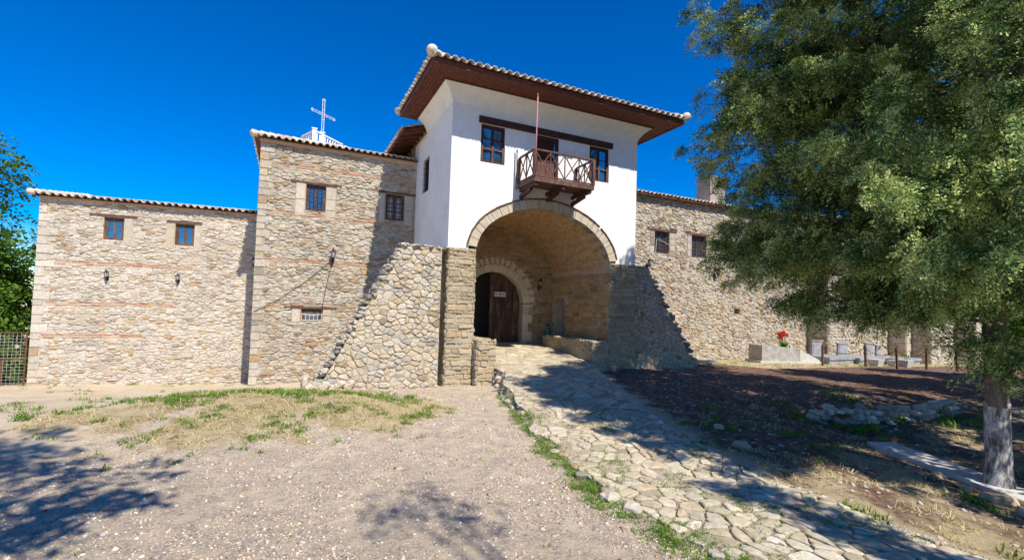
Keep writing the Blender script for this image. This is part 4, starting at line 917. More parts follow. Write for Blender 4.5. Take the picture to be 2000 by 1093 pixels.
def rock(mb, c, sx, sy, sz, rd, rz=0, m=0, rough=.28):
    vs, fs = ico(); off = Vector((rd.uniform(0, 99), rd.uniform(0, 99), rd.uniform(0, 99))); out = []
    ca_, sa_ = math.cos(rz), math.sin(rz); tl_ = rd.uniform(-.15, .15)
    for v in vs:
        n = 1+rough*mnoise.noise(v*1.4+off)*1.6+rough*.3*mnoise.noise(v*4+off)
        # squarish: superellipsoid push
        q = Vector([math.copysign(abs(a)**.72, a) for a in v])*n
        x, y, z = q.x*sx, q.y*sy, q.z*sz+q.x*sx*tl_; out.append((c[0]+x*ca_-y*sa_, c[1]+x*sa_+y*ca_, c[2]+z))
    mb.add(out, fs, m)
buttress('stone_buttress', 'sunlit fieldstone buttress with stepped sloping left edge, left of the archway', False, .70, 4.14, 2.95, 14.02, .55, -.35, 4.0, 101)
buttress('stone_buttress', 'shaded fieldstone buttress sloping down to the right, right of the archway', True, 15.05, 11.55, 12.3, 14.35, .55, -.1, 3.95, 111)
rs = MB(); rd = random.Random(31)
rock(rs, (.47, 13.9, .03), .09, .14, .24, rd)
tag(rs.build('standing_stone', M_['stone_dark']), 'dark upright stone at the foot of the left buttress', 'stone')
rs = MB()
for k in range(9): rock(rs, (.62+.13*k+rd.uniform(-.04, .04), 13.86+rd.uniform(-.12, .05), -.08+rd.uniform(0, .16)), .12, .12, .09, rd)
tag(rs.build('rubble_heap', M_['stone_round']), 'low heap of loose stones at the foot of the left buttress', 'rubble')
rs = MB(); rock(rs, (-1.15, 20.6, -.90), .28, .2, .12, rd); tag(rs.build('boulder', M_['stone_pale']), 'flat pale boulder in front of the shadowed corner of the left wing', 'stone')
rs = MB(); rock(rs, (16.3, 15.2, .15), .55, .4, .10, rd); tag(rs.build('boulder', M_['stone_round']), 'flat stone slab on the ground right of the shaded buttress', 'stone')

# ================================================================== BELFRY behind the roofs
bf = empty('bell_tower', (0, 0, 0), label='bell tower top with white balustrade showing above the stone house roof', cat='bell tower')
b = MB(); b.box(.45, 24.1, 2, 1.75, 25.3, 9.14); b.build('tower_wall', M_['concrete_w'], bf)
cx0, cx1, cy0, cy1, bz0 = .70, 2.4, 24.0, 26.0, 9.16
def balus(a, b_, n):
    r_ = MB(); a = Vector(a); b_ = Vector(b_); r_.bar(a+Vector((0, 0, .98)), b_+Vector((0, 0, .98)), .10, .07); r_.bar(a+Vector((0, 0, .1)), b_+Vector((0, 0, .1)), .1, .08)
    for k in range(n+1): q = a+(b_-a)*k/n; r_.bar(q+Vector((0, 0, .1)), q+Vector((0, 0, .96)), .055)
    r_.build('balustrade', M_['white_paint'], bf)
A_, B_, C_ = (.69, 23.64, bz0), (2.04, 25.04, bz0), (.2, 24.85, bz0)
balus(A_, B_, 11); balus(A_, C_, 7)
for q in (A_, (1.05, 24.02, bz0)):
    r_ = MB(); r_.box(q[0]-.09, q[1]-.09, q[2], q[0]+.09, q[1]+.09, q[2]+1.03); r_.box(q[0]-.12, q[1]-.12, q[2]+1.03, q[0]+.12, q[1]+.12, q[2]+1.08); r_.build('post', M_['white_paint'], bf)
cr = MB()
def truss(a, b_, w_, up_):
    a = Vector(a); b_ = Vector(b_); up_ = Vector(up_)*w_/2
    cr.tube([a+up_, b_+up_], .013, 6); cr.tube([a-up_, b_-up_], .013, 6); L = (b_-a).length; n = int(L/.38)
    for k in range(n+1): q = a+(b_-a)*k/n; cr.tube([q-up_, q+up_], .009, 5)
    for e_, s_ in ((a, -1), (b_, 1)):
        d_ = (b_-a).normalized()*s_; cr.tube([e_+up_*1.6, e_+d_*.07, e_-up_*1.6], .014, 5)
truss((1.05, 24.0, 9.9), (1.05, 24.0, 11.78), .09, (1, 0, 0)); truss((.56, 23.62, 11.1), (1.56, 24.42, 11.1), .09, (0, 0, 1))
tag(cr.build('roof_cross', M_['white_paint']), 'white openwork metal cross standing above the roof against the sky', 'cross')

# ================================================================== LANTERNS
def lantern(label, loc, rz=0, s=1.0, arm=.16):
    e = empty('wall_lantern', loc, rz, label, 'lantern', 'black wall lanterns'); e.scale = (s, s, s)
    a = MB(); a.box(-.03, -.005, -.14, .03, .015, .06); a.tube([(0, 0, -.10), (0, -arm*.6, -.16), (0, -arm, -.10), (0, -arm, -.03)], .010, 6); a.build('bracket', M_['iron'], e)
    b = MB(); c_ = (0, -arm, 0); b.lathe([(.0, -.06), (.03, -.055), (.045, -.03), (.05, 0), (.055, .005), (.05, .01)], c_, 6); b.lathe([(.10, .18), (.085, .20), (.05, .245), (.02, .265), (.015, .29), (.022, .305), (0, .33)], c_, 6)
    for k in range(6):
        t_ = math.pi/3*k; b.bar((.05*math.cos(t_), -arm+.05*math.sin(t_), .005), (.088*math.cos(t_), -arm+.088*math.sin(t_), .185), .008)
    b.build('lamp_frame', M_['iron'], e)
    g_ = MB(); g_.lathe([(.046, .01), (.082, .18)], c_, 6); g_.build('lamp_glass', M_['lampglass'], e)
    return e
lantern('black wall lantern on the left wing below its leftmost window', (-6.10, 22.20, 2.91), LA, .87)
lantern('black wall lantern on the left wing with dark stains around it', (-3.89, 22.02, 2.91), LA, .87)
lantern('black wall lantern in the shadow at the corner of the left wing', (-1.36, 21.76, 3.67), LA, .87)
lantern('black wall lantern in the middle of the tall stone house, cables running down from it', (1.36, 18.47, 3.85), 0, 1.1)
lantern('black lantern inside the archway, right of the portal', (9.68, 18.1, 3.2), 0, 1.15)
lantern('black lantern on the right range just above the shaded buttress', (15.9, 18.46, 4.55), 0, 1.2)
lantern('black lantern on the right range below its second window', (20.5, 18.46, 4.35), 0, 1.3)
lantern('black lantern on the right range partly behind the juniper branches', (25.7, 18.46, 4.2), 0, 1.3)

def cable(label, pts, mt='cable', r_=.008):
    m = MB(); m.tube(pts, r_, 5); return tag(m.build('cable', M_[mt]), label, 'cable')
cable('black cable hanging from the stone house lantern down to the low window', [(1.34, 18.44, 3.75), (1.2, 18.44, 2.9), (1.08, 18.44, 2.05), (1.02, 18.42, 1.8)], r_=.012)
cable('thin cable slanting down left across the stone house from its lantern', [(1.30, 18.44, 3.75), (.5, 18.44, 2.95), (-.4, 18.44, 2.25), (-1.08, 18.44, 1.85)], r_=.010)
cable('pale cable looping past the first window of the right range', [(16.0, 18.44, 4.75), (16.36, 18.4, 5.2), (16.42, 18.4, 5.9), (16.6, 18.4, 5.88), (17.4, 18.38, 5.6)], 'cable_w', .012)
cable('black cable strung from the left wing out to the trees', [(-8.1, 22.3, 5.35), (-9.5, 21.8, 5.2), (-13, 21, 5.2)], r_=.01)

# sign on the entrance door
sg = empty('door_sign', (8.0, YD-.02, 2.80), label='small white sign with three round red prohibition symbols on the entrance door', cat='sign')
sb = MB(); sb.box(-.26, -.008, -.10, .26, .006, .10); sb.build('sign_plate', mat('sign white', color=(.75, .75, .76), rough=.4, namt=.03, bump=0), sg)
red = mat('sign red', color=(.45, .03, .06), rough=.4, namt=.03, bump=0); blk = mat('sign black', color=(.03, .02, .03), rough=.4, bump=0)
for cx in (-.17, 0, .17):
    q = MB(); n = 20; ro, ri = .068, .055
    vs = [(cx+r__*math.cos(2*math.pi*k/n), -.0105, r__*math.sin(2*math.pi*k/n)) for r__ in (ro, ri) for k in range(n)]
    q.add(vs, [(k, (k+1) % n, n+(k+1) % n, n+k) for k in range(n)]); q.box(-.06, -.0125, -.006, .06, -.0115, .006, mat=Matrix.Translation((cx, 0, 0)) @ Matrix.Rotation(R(40), 4, 'Y')); q.build('symbol', red, sg)
for bx_ in ((-.21, -.008, -.14, .010), (-.035, -.03, .035, .028), (.15, -.03, .19, .025)):
    q = MB(); q.box(bx_[0], -.0095, bx_[1], bx_[2], -.0085, bx_[3]); q.build('symbol', blk, sg)

# blue cylinder standing by the portal
ex = empty('gas_cylinder', (9.98, 17.75, .74), label='slim blue-green cylinder standing in the archway between portal and niche', cat='cylinder')
b = MB(); b.lathe([(0, 0), (.07, 0), (.075, .02), (.075, .66), (.06, .72), (.028, .75), (.028, .80), (0, .80)], n=14); b.build('body', M_['extin'], ex, smooth=True)
b = MB(); b.lathe([(.03, .80), (.045, .81), (.045, .85), (.02, .87), (0, .87)], n=10); b.bar((-.06, 0, .84), (.06, 0, .84), .02); b.build('valve', M_['iron'], ex)

# ================================================================== GRAVES, FENCE POSTS, PLANTER
pl = empty('grave_planter', (0, 0, 0), label='grey concrete planter box on a plinth against the right range', cat='planter')
pA, pB = Vector((21.4, 16.3, 0)), Vector((24.3, 15.3, 0)); pd = (pB-pA).normalized(); pn = Vector((pd.y, -pd.x, 0)); pn = -pn if pn.y < 0 else pn
def obox(mb, u0_, u1_, w0, w1, z0_, z1_, m=0, z1b=None):
    P = lambda u, w_, z: pA+pd*u+pn*w_+Vector((0, 0, z)); z1b = z1_ if z1b is None else z1b
    mb.add([P(u0_, w0, z0_), P(u1_, w0, z0_), P(u1_, w1, z0_), P(u0_, w1, z0_), P(u0_, w0, z1_), P(u1_, w0, z1b), P(u1_, w1, z1b), P(u0_, w1, z1_)], [(0,3,2,1),(4,5,6,7),(0,1,5,4),(1,2,6,5),(2,3,7,6),(3,0,4,7)], m)
b = MB(); obox(b, -.15, 3.2, -.12, 1.2, -.4, .02); b.build('plinth', M_['concrete_w'], pl)
b = MB(); obox(b, 0, 2.0, 0, .12, .02, .80, 0, .66); obox(b, 0, .12, .12, 1.0, .02, .78); obox(b, 1.88, 2.0, .12, 1.0, .02, .64); obox(b, .0, 2.0, 1.0, 1.12, .02, .80, 0, .66); obox(b, .12, 1.88, .12, 1.0, .02, .6, 0, .5)
b.build('box', M_['concrete'], pl)
b = MB(); obox(b, 2.02, 3.1, .0, 1.1, .02, .62, 0, .10); b.build('rough_end', M_['concrete_w'], pl)
fl = empty('flower_plant', (22.85, 16.2, .58), label='clump of red amaryllis flowers growing in the concrete planter', cat='plant')
b = MB(); rd = random.Random(3)
for k in range(34):
    a = rd.uniform(0, 6.28); l = rd.uniform(.3, .5); d_ = Vector((math.cos(a), math.sin(a), 0)); s_ = Vector((-d_.y, d_.x, 0))*.02; o_ = d_*rd.uniform(0, .12)
    q = [o_, o_+d_*l*.25+Vector((0, 0, l*.7)), o_+d_*l*.7+Vector((0, 0, l*.85))]
    b.add([q[0]-s_, q[0]+s_, q[1]+s_*1.3, q[1]-s_*1.3, q[2]], [(0, 1, 2, 3), (3, 2, 4)])
tips = []
for k in range(12):
    a = rd.uniform(0, 6.28); r__ = rd.uniform(.05, .42); t_ = Vector((math.cos(a)*r__*1.2, math.sin(a)*r__*.5, rd.uniform(.58, .85))); tips.append(t_); b.tube([(t_.x*.3, t_.y*.3, 0), t_], .010, 5)
b.build('leaf', M_['grass'], fl)
b = MB()
for t_ in tips:
    for j in range(rd.choice((2, 3, 4))):
        az = rd.uniform(0, 6.28); c_ = t_+Vector((math.cos(az)*.06, math.sin(az)*.06, 0)); ax = Vector((math.cos(az), math.sin(az), rd.uniform(-.1, .3))).normalized()
        s1 = ax.cross(Vector((0, 0, 1))).normalized(); s2 = ax.cross(s1)
        for k in range(6):
            th_ = math.pi/3*k; o_ = (s1*math.cos(th_)+s2*math.sin(th_)); o2 = (s1*math.cos(th_+.6)+s2*math.sin(th_+.6))*.03; b.add([c_, c_+ax*.06+o_*.05+o2, c_+ax*.08+o_*.11, c_+ax*.06+o_*.05-o2], [(0, 1, 2, 3)])
b.build('flower', M_['petal'], fl)
def grave(label, x0_, x1_, y, hs_):
    e = empty('grave', (0, 0, 0), label=label, cat='grave', group='graves behind the post and chain fence')
    zb = float(tz((x0_+x1_)/2, y))
    b = MB(); b.box(x0_, y, zb-.1, x1_, y+1.6, zb+.22); b.box(x0_-.06, y-.06, zb+.225, x1_+.06, y+1.66, zb+.36); b.build('slab', M_['marble'], e)
    for (hx, hw_, hh, hd, lean) in hs_:
        b = MB(); mt = Matrix.Translation((hx, y+.5+hd, zb+.36)) @ Matrix.Rotation(lean, 4, 'Y')
        b.box(-hw_/2, 0, 0, hw_/2, .10, hh, mat=mt); b.box(-hw_/2+.1, -.015, .12, hw_/2-.1, -.002, hh-.12, 0, mat=mt); b.box(-hw_/2-.05, -.04, hh+.002, hw_/2+.05, .14, hh+.06, mat=mt); b.build('headstone', M_['marble'], e)
    return e
grave('pale grave with a white frame headstone beside the concrete planter', 24.6, 26.6, 15.0, [(24.9, .8, .75, .3, .03)])
grave('grey grave with a small upright headstone in the middle of the row', 26.75, 28.9, 14.8, [(27.6, .8, .62, .8, -.02)])
grave('grave at the right end of the row, with headstone near the second fence post', 29.05, 31.6, 14.4, [(29.5, .7, .68, .9, 0), (30.4, .4, .55, .9, .02)])
for k, (x, y, s_, lb_) in enumerate([(26.2, 13.75, 1, 'pale tapered concrete flower pot left of the middle fence post'), (27.6, 13.2, 1, 'pale tapered concrete flower pot with a dark shrub in it'), (28.0, 13.9, .8, 'small flower pot at the right end of the graves')]):
    e = empty('flower_pot', (x, y, float(tz(x, y))-.02), label=lb_, cat='flower pot', group='concrete flower pots before the graves')
    b = MB(); b.add([(-.18*s_, -.18*s_, 0), (.18*s_, -.18*s_, 0), (.18*s_, .18*s_, 0), (-.18*s_, .18*s_, 0), (-.28*s_, -.28*s_, .36*s_), (.28*s_, -.28*s_, .36*s_), (.28*s_, .28*s_, .36*s_), (-.28*s_, .28*s_, .36*s_)], [(0,3,2,1),(4,5,6,7),(0,1,5,4),(1,2,6,5),(2,3,7,6),(3,0,4,7)])
    b.build('pot', M_['concrete_w'], e)
    if k:
        b = MB(); rd = random.Random(k)
        for j in range(90):
            c_ = Vector((rd.gauss(0, .11), rd.gauss(0, .11), .36*s_+abs(rd.gauss(.12, .12)))); d_ = Vector((rd.uniform(-1, 1), rd.uniform(-1, 1), rd.uniform(0, 1)))*.09; s2 = Vector((rd.uniform(-1, 1), rd.uniform(-1, 1), 0))*.025; b.add([c_, c_+d_*.5+s2, c_+d_, c_+d_*.5-s2], [(0, 1, 2, 3)])
        b.build('plant', M_['broadleaf'], e)
fn = empty('chain_fence', (0, 0, 0), label='row of dark leaning posts linked by a sagging chain before the graves', cat='fence')
fpts = [(23.2, 14.45, -.02), (24.9, 13.5, -.03), (25.2, 12.35, -.05), (26.9, 12.0, 0), (28.3, 11.45, -.06)]
prev = None
for (x, y, ln) in fpts:
    zb = float(tz(x, y)); b = MB(); tp = Vector((x+ln, y, zb+.98)); b.bar((x, y, zb-.1), tp, .075, .075); b.build('post', M_['rust'], fn)
    if prev is not None:
        b = MB(); A = prev+Vector((0, 0, -.1)); B = tp+Vector((0, 0, -.1)); n = 26
        for k in range(n):
            q0 = A.lerp(B, k/n); q1 = A.lerp(B, (k+1)/n); q0.z -= .30*4*(k/n)*(1-k/n); q1.z -= .30*4*((k+1)/n)*(1-(k+1)/n); b.bar(q0, q1, .035 if k % 2 else .012, .012 if k % 2 else .035)
        b.build('chain', M_['iron'], fn)
    prev = tp
# second thin posts behind
for (x, y, lb_) in ((26.3, 16.2, 'short dark peg between the first two graves'), (23.6, 16.4, 'short dark peg beside the red flowers')):
    b = MB(); b.tube([(x, y, -.2), (x, y, .75)], .03, 6); tag(b.build('peg', M_['iron']), lb_, 'peg')

# left mesh fence
mf = empty('mesh_fence', (0, 0, -.198), label='rusty wire mesh fence panel at the left edge against the wing corner', cat='fence')
mf.scale = (1.09, 1.09, 1.09); fy = 20.62; zb = -.75
b = MB(); b.tube([(-7.62, fy, -1), (-7.62, fy, .98)], .025, 6); b.tube([(-10.2, fy, .95), (-7.62, fy, .95)], .02, 6); b.tube([(-10.2, fy, .12), (-7.62, fy, .12)], .018, 6); b.tube([(-10.2, fy, -1), (-10.2, fy, .98)], .025, 6); b.tube([(-8.2, fy+.02, -1), (-8.2, fy+.02, .12)], .03, 6); b.build('frame', M_['rust'], mf)
b = MB()
for k in range(25): x = -10.15+k*.1; b.tube([(x, fy, -.8), (x, fy, .94)], .0055, 4, cap=False)
for k in range(17): z = -.75+k*.1; b.tube([(-10.2, fy+.006, z), (-7.62, fy+.006, z)], .0055, 4, cap=False)
b.build('wire_mesh', M_['concrete'], mf)

# dry stone wall, concrete kerb
dw = MB(); rd = random.Random(14)
def wl(t): return Vector((10.55+4.4*t, 6.65-.75*t-.35*math.sin(t*3.1), 0))
for lay in range(5):
    t_ = rd.random()*.02
    while t_ < 1:
        q = wl(t_); sz = rd.uniform(.055, .085); sx = rd.uniform(.06, .17)
        if not (lay == 4 and rd.random() < .45) and not (.10 < t_ < .2 and lay > 1 and rd.random() < .7) and rd.random() > .08: rock(dw, (q.x, q.y+rd.uniform(-.05, .05)+lay*.045, -.20+lay*.115+rd.uniform(-.015, .02)+.03*math.sin(t_*9)), sx, .13, sz, rd, rz=rd.uniform(-.3, .3)-.15)
        t_ += sx*2/4.6*1.0
tag(dw.build('dry_stone_wall', M_['stone_drywall']), 'tumbled low dry stone wall in the shade left of the white-based trunk', 'wall')
kb = MB(); kA, kB = Vector((9.85, 5.25, 0)), Vector((8.55, 2.45, 0)); kd = (kB-kA).normalized(); kn = Vector((-kd.y, kd.x, 0)); kn = kn if kn.x > 0 else -kn
def kbox(u0_, u1_, dz):
    P = lambda u, w_, z: kA+kd*u+kn*w_+Vector((0, 0, z)); vs = [P(u, w_, z) for z in (-.4, -.0+dz) for (u, w_) in ((u0_, 0), (u1_, 0), (u1_, .5), (u0_, .5))]
    kb.add(vs, [(0,3,2,1),(4,5,6,7),(0,1,5,4),(1,2,6,5),(2,3,7,6),(3,0,4,7)])
kbox(-.1, 1.9, -.06); kbox(1.905, 3.3, -.075)
tag(kb.build('concrete_kerb', M_['concrete_w']), 'weathered pale concrete kerb running past the foot of the juniper', 'kerb')
for k, (x, y, s_, lb_) in enumerate([(8.62, 3.05, .17, 'largest pale rock below the concrete kerb near the trunk'), (8.75, 3.45, .10, 'small pale rock left of the largest one below the kerb'), (8.45, 2.72, .15, 'flat white rock below the kerb at the right edge'), (8.95, 3.85, .09, 'small rock against the kerb, farthest from the right edge'), (7.05, 5.75, .14, 'flat stone lying just right of the cobbled ramp'), (7.6, 6.7, .12, 'mossy flat stone on the shaded slope')]):
    b = MB(); rock(b, (x, y, float(tz(x, y))+s_*.2), s_, s_*.75, s_*.5, rd, rz=rd.uniform(0, 3)); tag(b.build('rock', M_['stone_pale']), lb_, 'rock')

# ================================================================== COBBLED RAMP (structure): real stones
cb = MB()
def cmap(u, v, h):      # u across 0..1*3, v along (Y)
    l = float(itp(RAMP_L, v)); r__ = float(itp(RAMP_R, v)); x = l+(r__-l)*(u/3.0)+.06*math.sin(v*3.1+u); return (x, v, CZ(x, v)+h)
_cz = {}
ramp_rows = {}
def CZ(x, v):
    return float(itp(RAMP_Z, v)) + .012*math.sin(x*3.3+v*1.7)+.010*math.sin(x*7.7-v*5.1)
masonry(cb, cmap, (0, 1.6, 3.0, 7.2), .24, .19, jit=1.5, gap=.017, H=.02, seed=201, m=0, merge=.18, roundk=.2, var=.8)
masonry(cb, cmap, (0, 7.2, 3.0, 17.9), .25, .21, jit=1.1, gap=.014, H=.018, seed=202, m=0, merge=.15, roundk=.2, var=.8)
ramp = cb.build('cobbled_ramp', mat('worn cobbles', [(0,(.33,.28,.19)),(.3,(.50,.43,.30)),(.5,(.44,.39,.29)),(.7,(.57,.50,.37)),(.85,(.45,.35,.22)),(1,(.62,.56,.45))], island=True, namt=.2, nscale=4, bump=.5, bscale=25, bdist=.015, stain=(5,.35,(.33,.27,.19))))
tag(ramp, kind='structure')
# rough edge stones of the ramp on the left
es = MB(); rd = random.Random(17)
for k in range(60):
    y = 13.5-k*.18; x = float(itp(RAMP_L, y)); s_ = rd.uniform(.07, .13)
    if y > 11.4 or rd.random() < .35: rock(es, (x-.03+rd.uniform(-.06, .05), y, float(tz(x-.12, y))+rd.uniform(.0, .10 if y > 11.5 else .02)), s_, s_*.9, s_*.55, rd, rz=rd.uniform(0, 3))
for k in range(14): rock(es, (5.85+rd.uniform(-.05, .12), 13.45-rd.uniform(0, 1.2), rd.uniform(-.1, .22)), .13, .12, .08, rd, rz=rd.uniform(0, 3))
tag(es.build('ramp_edge_stones', M_['stone']), 'rough rubble edging along the left side of the cobbled ramp', 'edging stones', kind='stuff')

# ================================================================== scatter: gravel, litter, grass
def scatter(name, label, cat_, P, size, mat_, flat=.6, seed=1):
    g_ = np.random.default_rng(seed); n = len(P); base = np.array([(1,0,0),(0,1,0),(-1,0,0),(0,-1,0),(0,0,1),(0,0,-1),(.7,.7,.3),(-.7,.6,.35)], float)[:6]
    fc = np.array([(0,1,4),(1,2,4),(2,3,4),(3,0,4),(1,0,5),(2,1,5),(3,2,5),(0,3,5)])
    v = base[None]*g_.uniform(.65, 1.25, (n, 6, 1)); v = v + g_.normal(0, .18, (n, 6, 3)); sc_ = size[:, None]*np.stack([np.ones(n), g_.uniform(.55, 1, n), flat*g_.uniform(.6, 1.1, n)], 1); v *= sc_[:, None, :]
    a = g_.uniform(0, 6.28, n); c_, s_ = np.cos(a)[:, None], np.sin(a)[:, None]; x = v[..., 0]*c_-v[..., 1]*s_; y = v[..., 0]*s_+v[..., 1]*c_; v = np.stack([x, y, v[..., 2]], 2)+P[:, None, :]
    Fc = (fc[None]+np.arange(n)[:, None, None]*6).reshape(-1, 3); o = npmesh(name, v.reshape(-1, 3), Fc, mat_); return tag(o, label, cat_, kind='stuff')
g_ = np.random.default_rng(5)
def pick(n, x0_, x1_, y0_, y1_, fn, pw_=1.0):
    x = g_.uniform(x0_, x1_, n); y = y0_+(y1_-y0_)*g_.random(n)**pw_; k = g_.random(n) < fn(x, y); return x[k], y[k]
def onramp(x, y): return (x > itp(RAMP_L, y)-.02) & (x < itp(RAMP_R, y)+.02) & (y > 1.5)
M_['gravel'] = mat('gravel', [(0,(0.140,0.127,0.113)),(.15,(0.366,0.318,0.258)),(.3,(0.494,0.349,0.237)),(.45,(0.645,0.550,0.422)),(.6,(0.323,0.275,0.227)),(.75,(0.709,0.615,0.484)),(.88,(0.451,0.265,0.154)),(.95,(0.559,0.498,0.412)),(1,(0.796,0.752,0.680))], island=True, namt=.1, bump=0)
x, y = pick(150000, -6, 6.2, 2.6, 14, lambda x, y: zones(x, y)[0]*(.15+.85*smooth(-.5, .3, hn(x, y, 1.3, 6)+.4*hn(x, y, 4.1, 7)))*(~onramp(x, y)), 1.6)
P = np.stack([x, y, tz(x, y)], 1); scatter('gravel', 'loose pinkish grey gravel over the forecourt', 'gravel', P, g_.lognormal(-4.62, .52, len(P)), M_['gravel'], seed=2)
x, y = pick(2600, -6, 5, 2.6, 13, lambda x, y: zones(x, y)[0]*.5*(~onramp(x, y)), 1.4)
P = np.stack([x, y, tz(x, y)], 1); scatter('pebbles', 'scattered larger pale pebbles on the gravel', 'pebbles', P, g_.uniform(.015, .045, len(P)), M_['gravel'], .45, seed=3)
M_['litter'] = mat('leaf litter', [(0,(.09,.045,.03)),(.4,(.20,.10,.06)),(.7,(.34,.19,.12)),(1,(.46,.33,.22))], island=True, namt=.2, bump=0)
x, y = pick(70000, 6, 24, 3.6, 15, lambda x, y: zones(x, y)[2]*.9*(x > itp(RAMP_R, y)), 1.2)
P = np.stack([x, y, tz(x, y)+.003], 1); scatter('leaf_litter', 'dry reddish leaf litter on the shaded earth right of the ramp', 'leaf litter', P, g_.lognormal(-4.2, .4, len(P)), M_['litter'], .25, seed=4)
x, y = pick(1600, 6, 14, 2.2, 13, lambda x, y: .6*(x > itp(RAMP_R, y)))
P = np.stack([x, y, tz(x, y)], 1); scatter('stones', 'small pale stones strewn over the slope right of the ramp', 'stones', P, g_.uniform(.015, .06, len(P)), M_['stone_pale'], .5, seed=5)

def blades(name, label, cat_, x, y, h, lay, mat_, wd=.006, seed=1, parent=None, zoff=0):
    """h length, lay 0 upright..1 lying"""
    g2 = np.random.default_rng(seed); n = len(x); z = tz(x, y)+zoff; a = g2.uniform(0, 6.28, n); th = np.clip(lay+g2.normal(0, .25, n), .05, 1.45)
    d = np.stack([np.cos(a)*np.sin(th), np.sin(a)*np.sin(th), np.cos(th)], 1); th2 = np.clip(th+.5, 0, 1.55); d2 = np.stack([np.cos(a)*np.sin(th2), np.sin(a)*np.sin(th2), np.cos(th2)], 1)
    s_ = np.stack([-np.sin(a+g2.normal(0, .5, n)), np.cos(a), np.zeros(n)], 1)*wd*g2.uniform(.6, 1.4, n)[:, None]; B = np.stack([x, y, z-.005], 1); h = h[:, None]
    v = np.stack([B-s_, B+s_, B+d*h*.55+s_*.7, B+d*h*.55-s_*.7, B+d*h*.55+d2*h*.45], 1); k = np.arange(n)[:, None]*5
    F_ = np.concatenate([k+np.array([[0, 1, 2]]), k+np.array([[0, 2, 3]]), k+np.array([[3, 2, 4]])], 0); return tag(npmesh(name, v.reshape(-1, 3), F_, mat_), label, cat_, kind='stuff')
def tufts(n, per, x0_, x1_, y0_, y1_, fn, spread=.05):
    x, y = pick(n, x0_, x1_, y0_, y1_, fn); k = len(x); xx = np.repeat(x, per)+g_.normal(0, spread, k*per); yy = np.repeat(y, per)+g_.normal(0, spread, k*per); return xx, yy
# straw on the mound
x, y = pick(52000, -4.5, 3.4, 8, 13, lambda x, y: zones(x, y)[3]**1.5*(.2+.8*smooth(-.5, .3, hn(x, y, 2.2, 8)+.5*hn(x, y, 6, 18))))
blades('dry_grass', 'dry flattened straw-coloured grass on the low mound', 'grass', x, y, g_.uniform(.05, .19, len(x)), 1.22, M_['straw'], .005, 6)
x, y = tufts(5200, 22, -5.5, 3.4, 7.8, 13.2, lambda x, y: np.clip(zones(x, y)[3]*(.35+.65*smooth(10.6, 11.5, y))+.05, 0, 1)*smooth(-.1, .5, hn(x, y, 1.7, 9)+.4*hn(x, y, 5.3, 19)+.5*smooth(10.8, 11.4, y))*.95)
blades('green_grass', 'green grass tufts growing through the dry mound', 'grass', x, y, g_.uniform(.04, .13, len(x)), .7, M_['grass'], .006, 7)
# tufts along wall feet and in the gravel
x, y = tufts(900, 14, -8.4, 4.2, 12.5, 22.4, lambda x, y: ((np.abs(y-21.75-(-1.25-x)*.087) < .5)*.9+(hn(x, y, .9, 10) > .45)*.35+((x > .3) & (x < 4.2) & (np.abs(y-13.8) < .2))*.25))
blades('verge_grass', 'green grass along the foot of the left walls and on the path', 'grass', x, y, g_.uniform(.05, .14, len(x)), .5, M_['grass'], .007, 8)
x, y = tufts(420, 16, -4, 5.8, 3.2, 13.4, lambda x, y: .22*(~onramp(x, y))*(hn(x, y, 1.2, 12) > .1), .035)
blades('gravel_tufts', 'small scattered green tufts in the gravel', 'grass', x, y, g_.uniform(.02, .06, len(x)), .6, M_['grass'], .004, 9)
# green strip along the left ramp edge
x, y = tufts(9500, 18, 3.0, 5.6, 2.2, 11.6, lambda x, y: np.exp(-((x-itp(RAMP_L, y)+.10+.05*hn(x, y, 2, 3))/(.24-.012*y))**2)*(np.where(y < 9, 1.0, .55))*(.5+.5*(hn(x, y, 1.9, 4) > -.3)), .04)
blades('edge_grass', 'lush green grass strip along the left edge of the cobbled ramp', 'grass', x, y, g_.uniform(.025, .085, len(x)), .75, M_['grass'], .0045, 10)
# between cobbles
x, y = tufts(9000, 10, 3.6, 8.6, 1.8, 12.3, lambda x, y: onramp(x, y)*(hn(x, y, 2.3, 14) > -.1)*np.clip((12.5-y)/5, 0, 1), .03)
blades('cobble_grass', 'short moss and grass between the cobbles', 'grass', x, y, g_.uniform(.02, .055, len(x)), .8, M_['grass'], .0045, 11)
# right bank
x, y = tufts(2200, 12, 5.9, 13.5, 1.8, 8.5, lambda x, y: (x > itp(RAMP_R, y)+.05)*(hn(x, y, 1.1, 15) > .0)*.55, .06)
blades('bank_straw', 'dry grass on the bank right of the ramp', 'grass', x, y, g_.uniform(.06, .16, len(x)), .95, M_['straw'], .005, 12)
x, y = tufts(620, 18, 6.0, 15, 2, 8.5, lambda x, y: (x > itp(RAMP_R, y)+.05)*(hn(x, y, 1.5, 16) > .35)*.9, .06)
blades('bank_grass', 'green weeds on the bank and round the dry stone wall', 'grass', x, y, g_.uniform(.05, .15, len(x)), .5, M_['grass'], .010, 13)
x, y = tufts(170, 26, 10, 15.6, 4.6, 7.3, lambda x, y: .8*(np.abs(y-(6.65-.75*(x-10.55)/4.4-.3)) < .55)*(hn(x, y, 2.6, 33) > .1), .07)
blades('wall_weeds', 'leafy green weeds growing over the dry stone wall', 'weeds', x, y, g_.uniform(.06, .20, len(x)), .55, M_['grass'], .014, 23, zoff=.05)
x, y = tufts(900, 12, 16, 45, 9, 18, lambda x, y: (y > 14.0-(x-20)*.12)*.6, .15)
blades('terrace_grass', 'short green grass at the foot of the right range', 'grass', x, y, g_.uniform(.05, .14, len(x)), .5, M_['grass'], .012, 14)

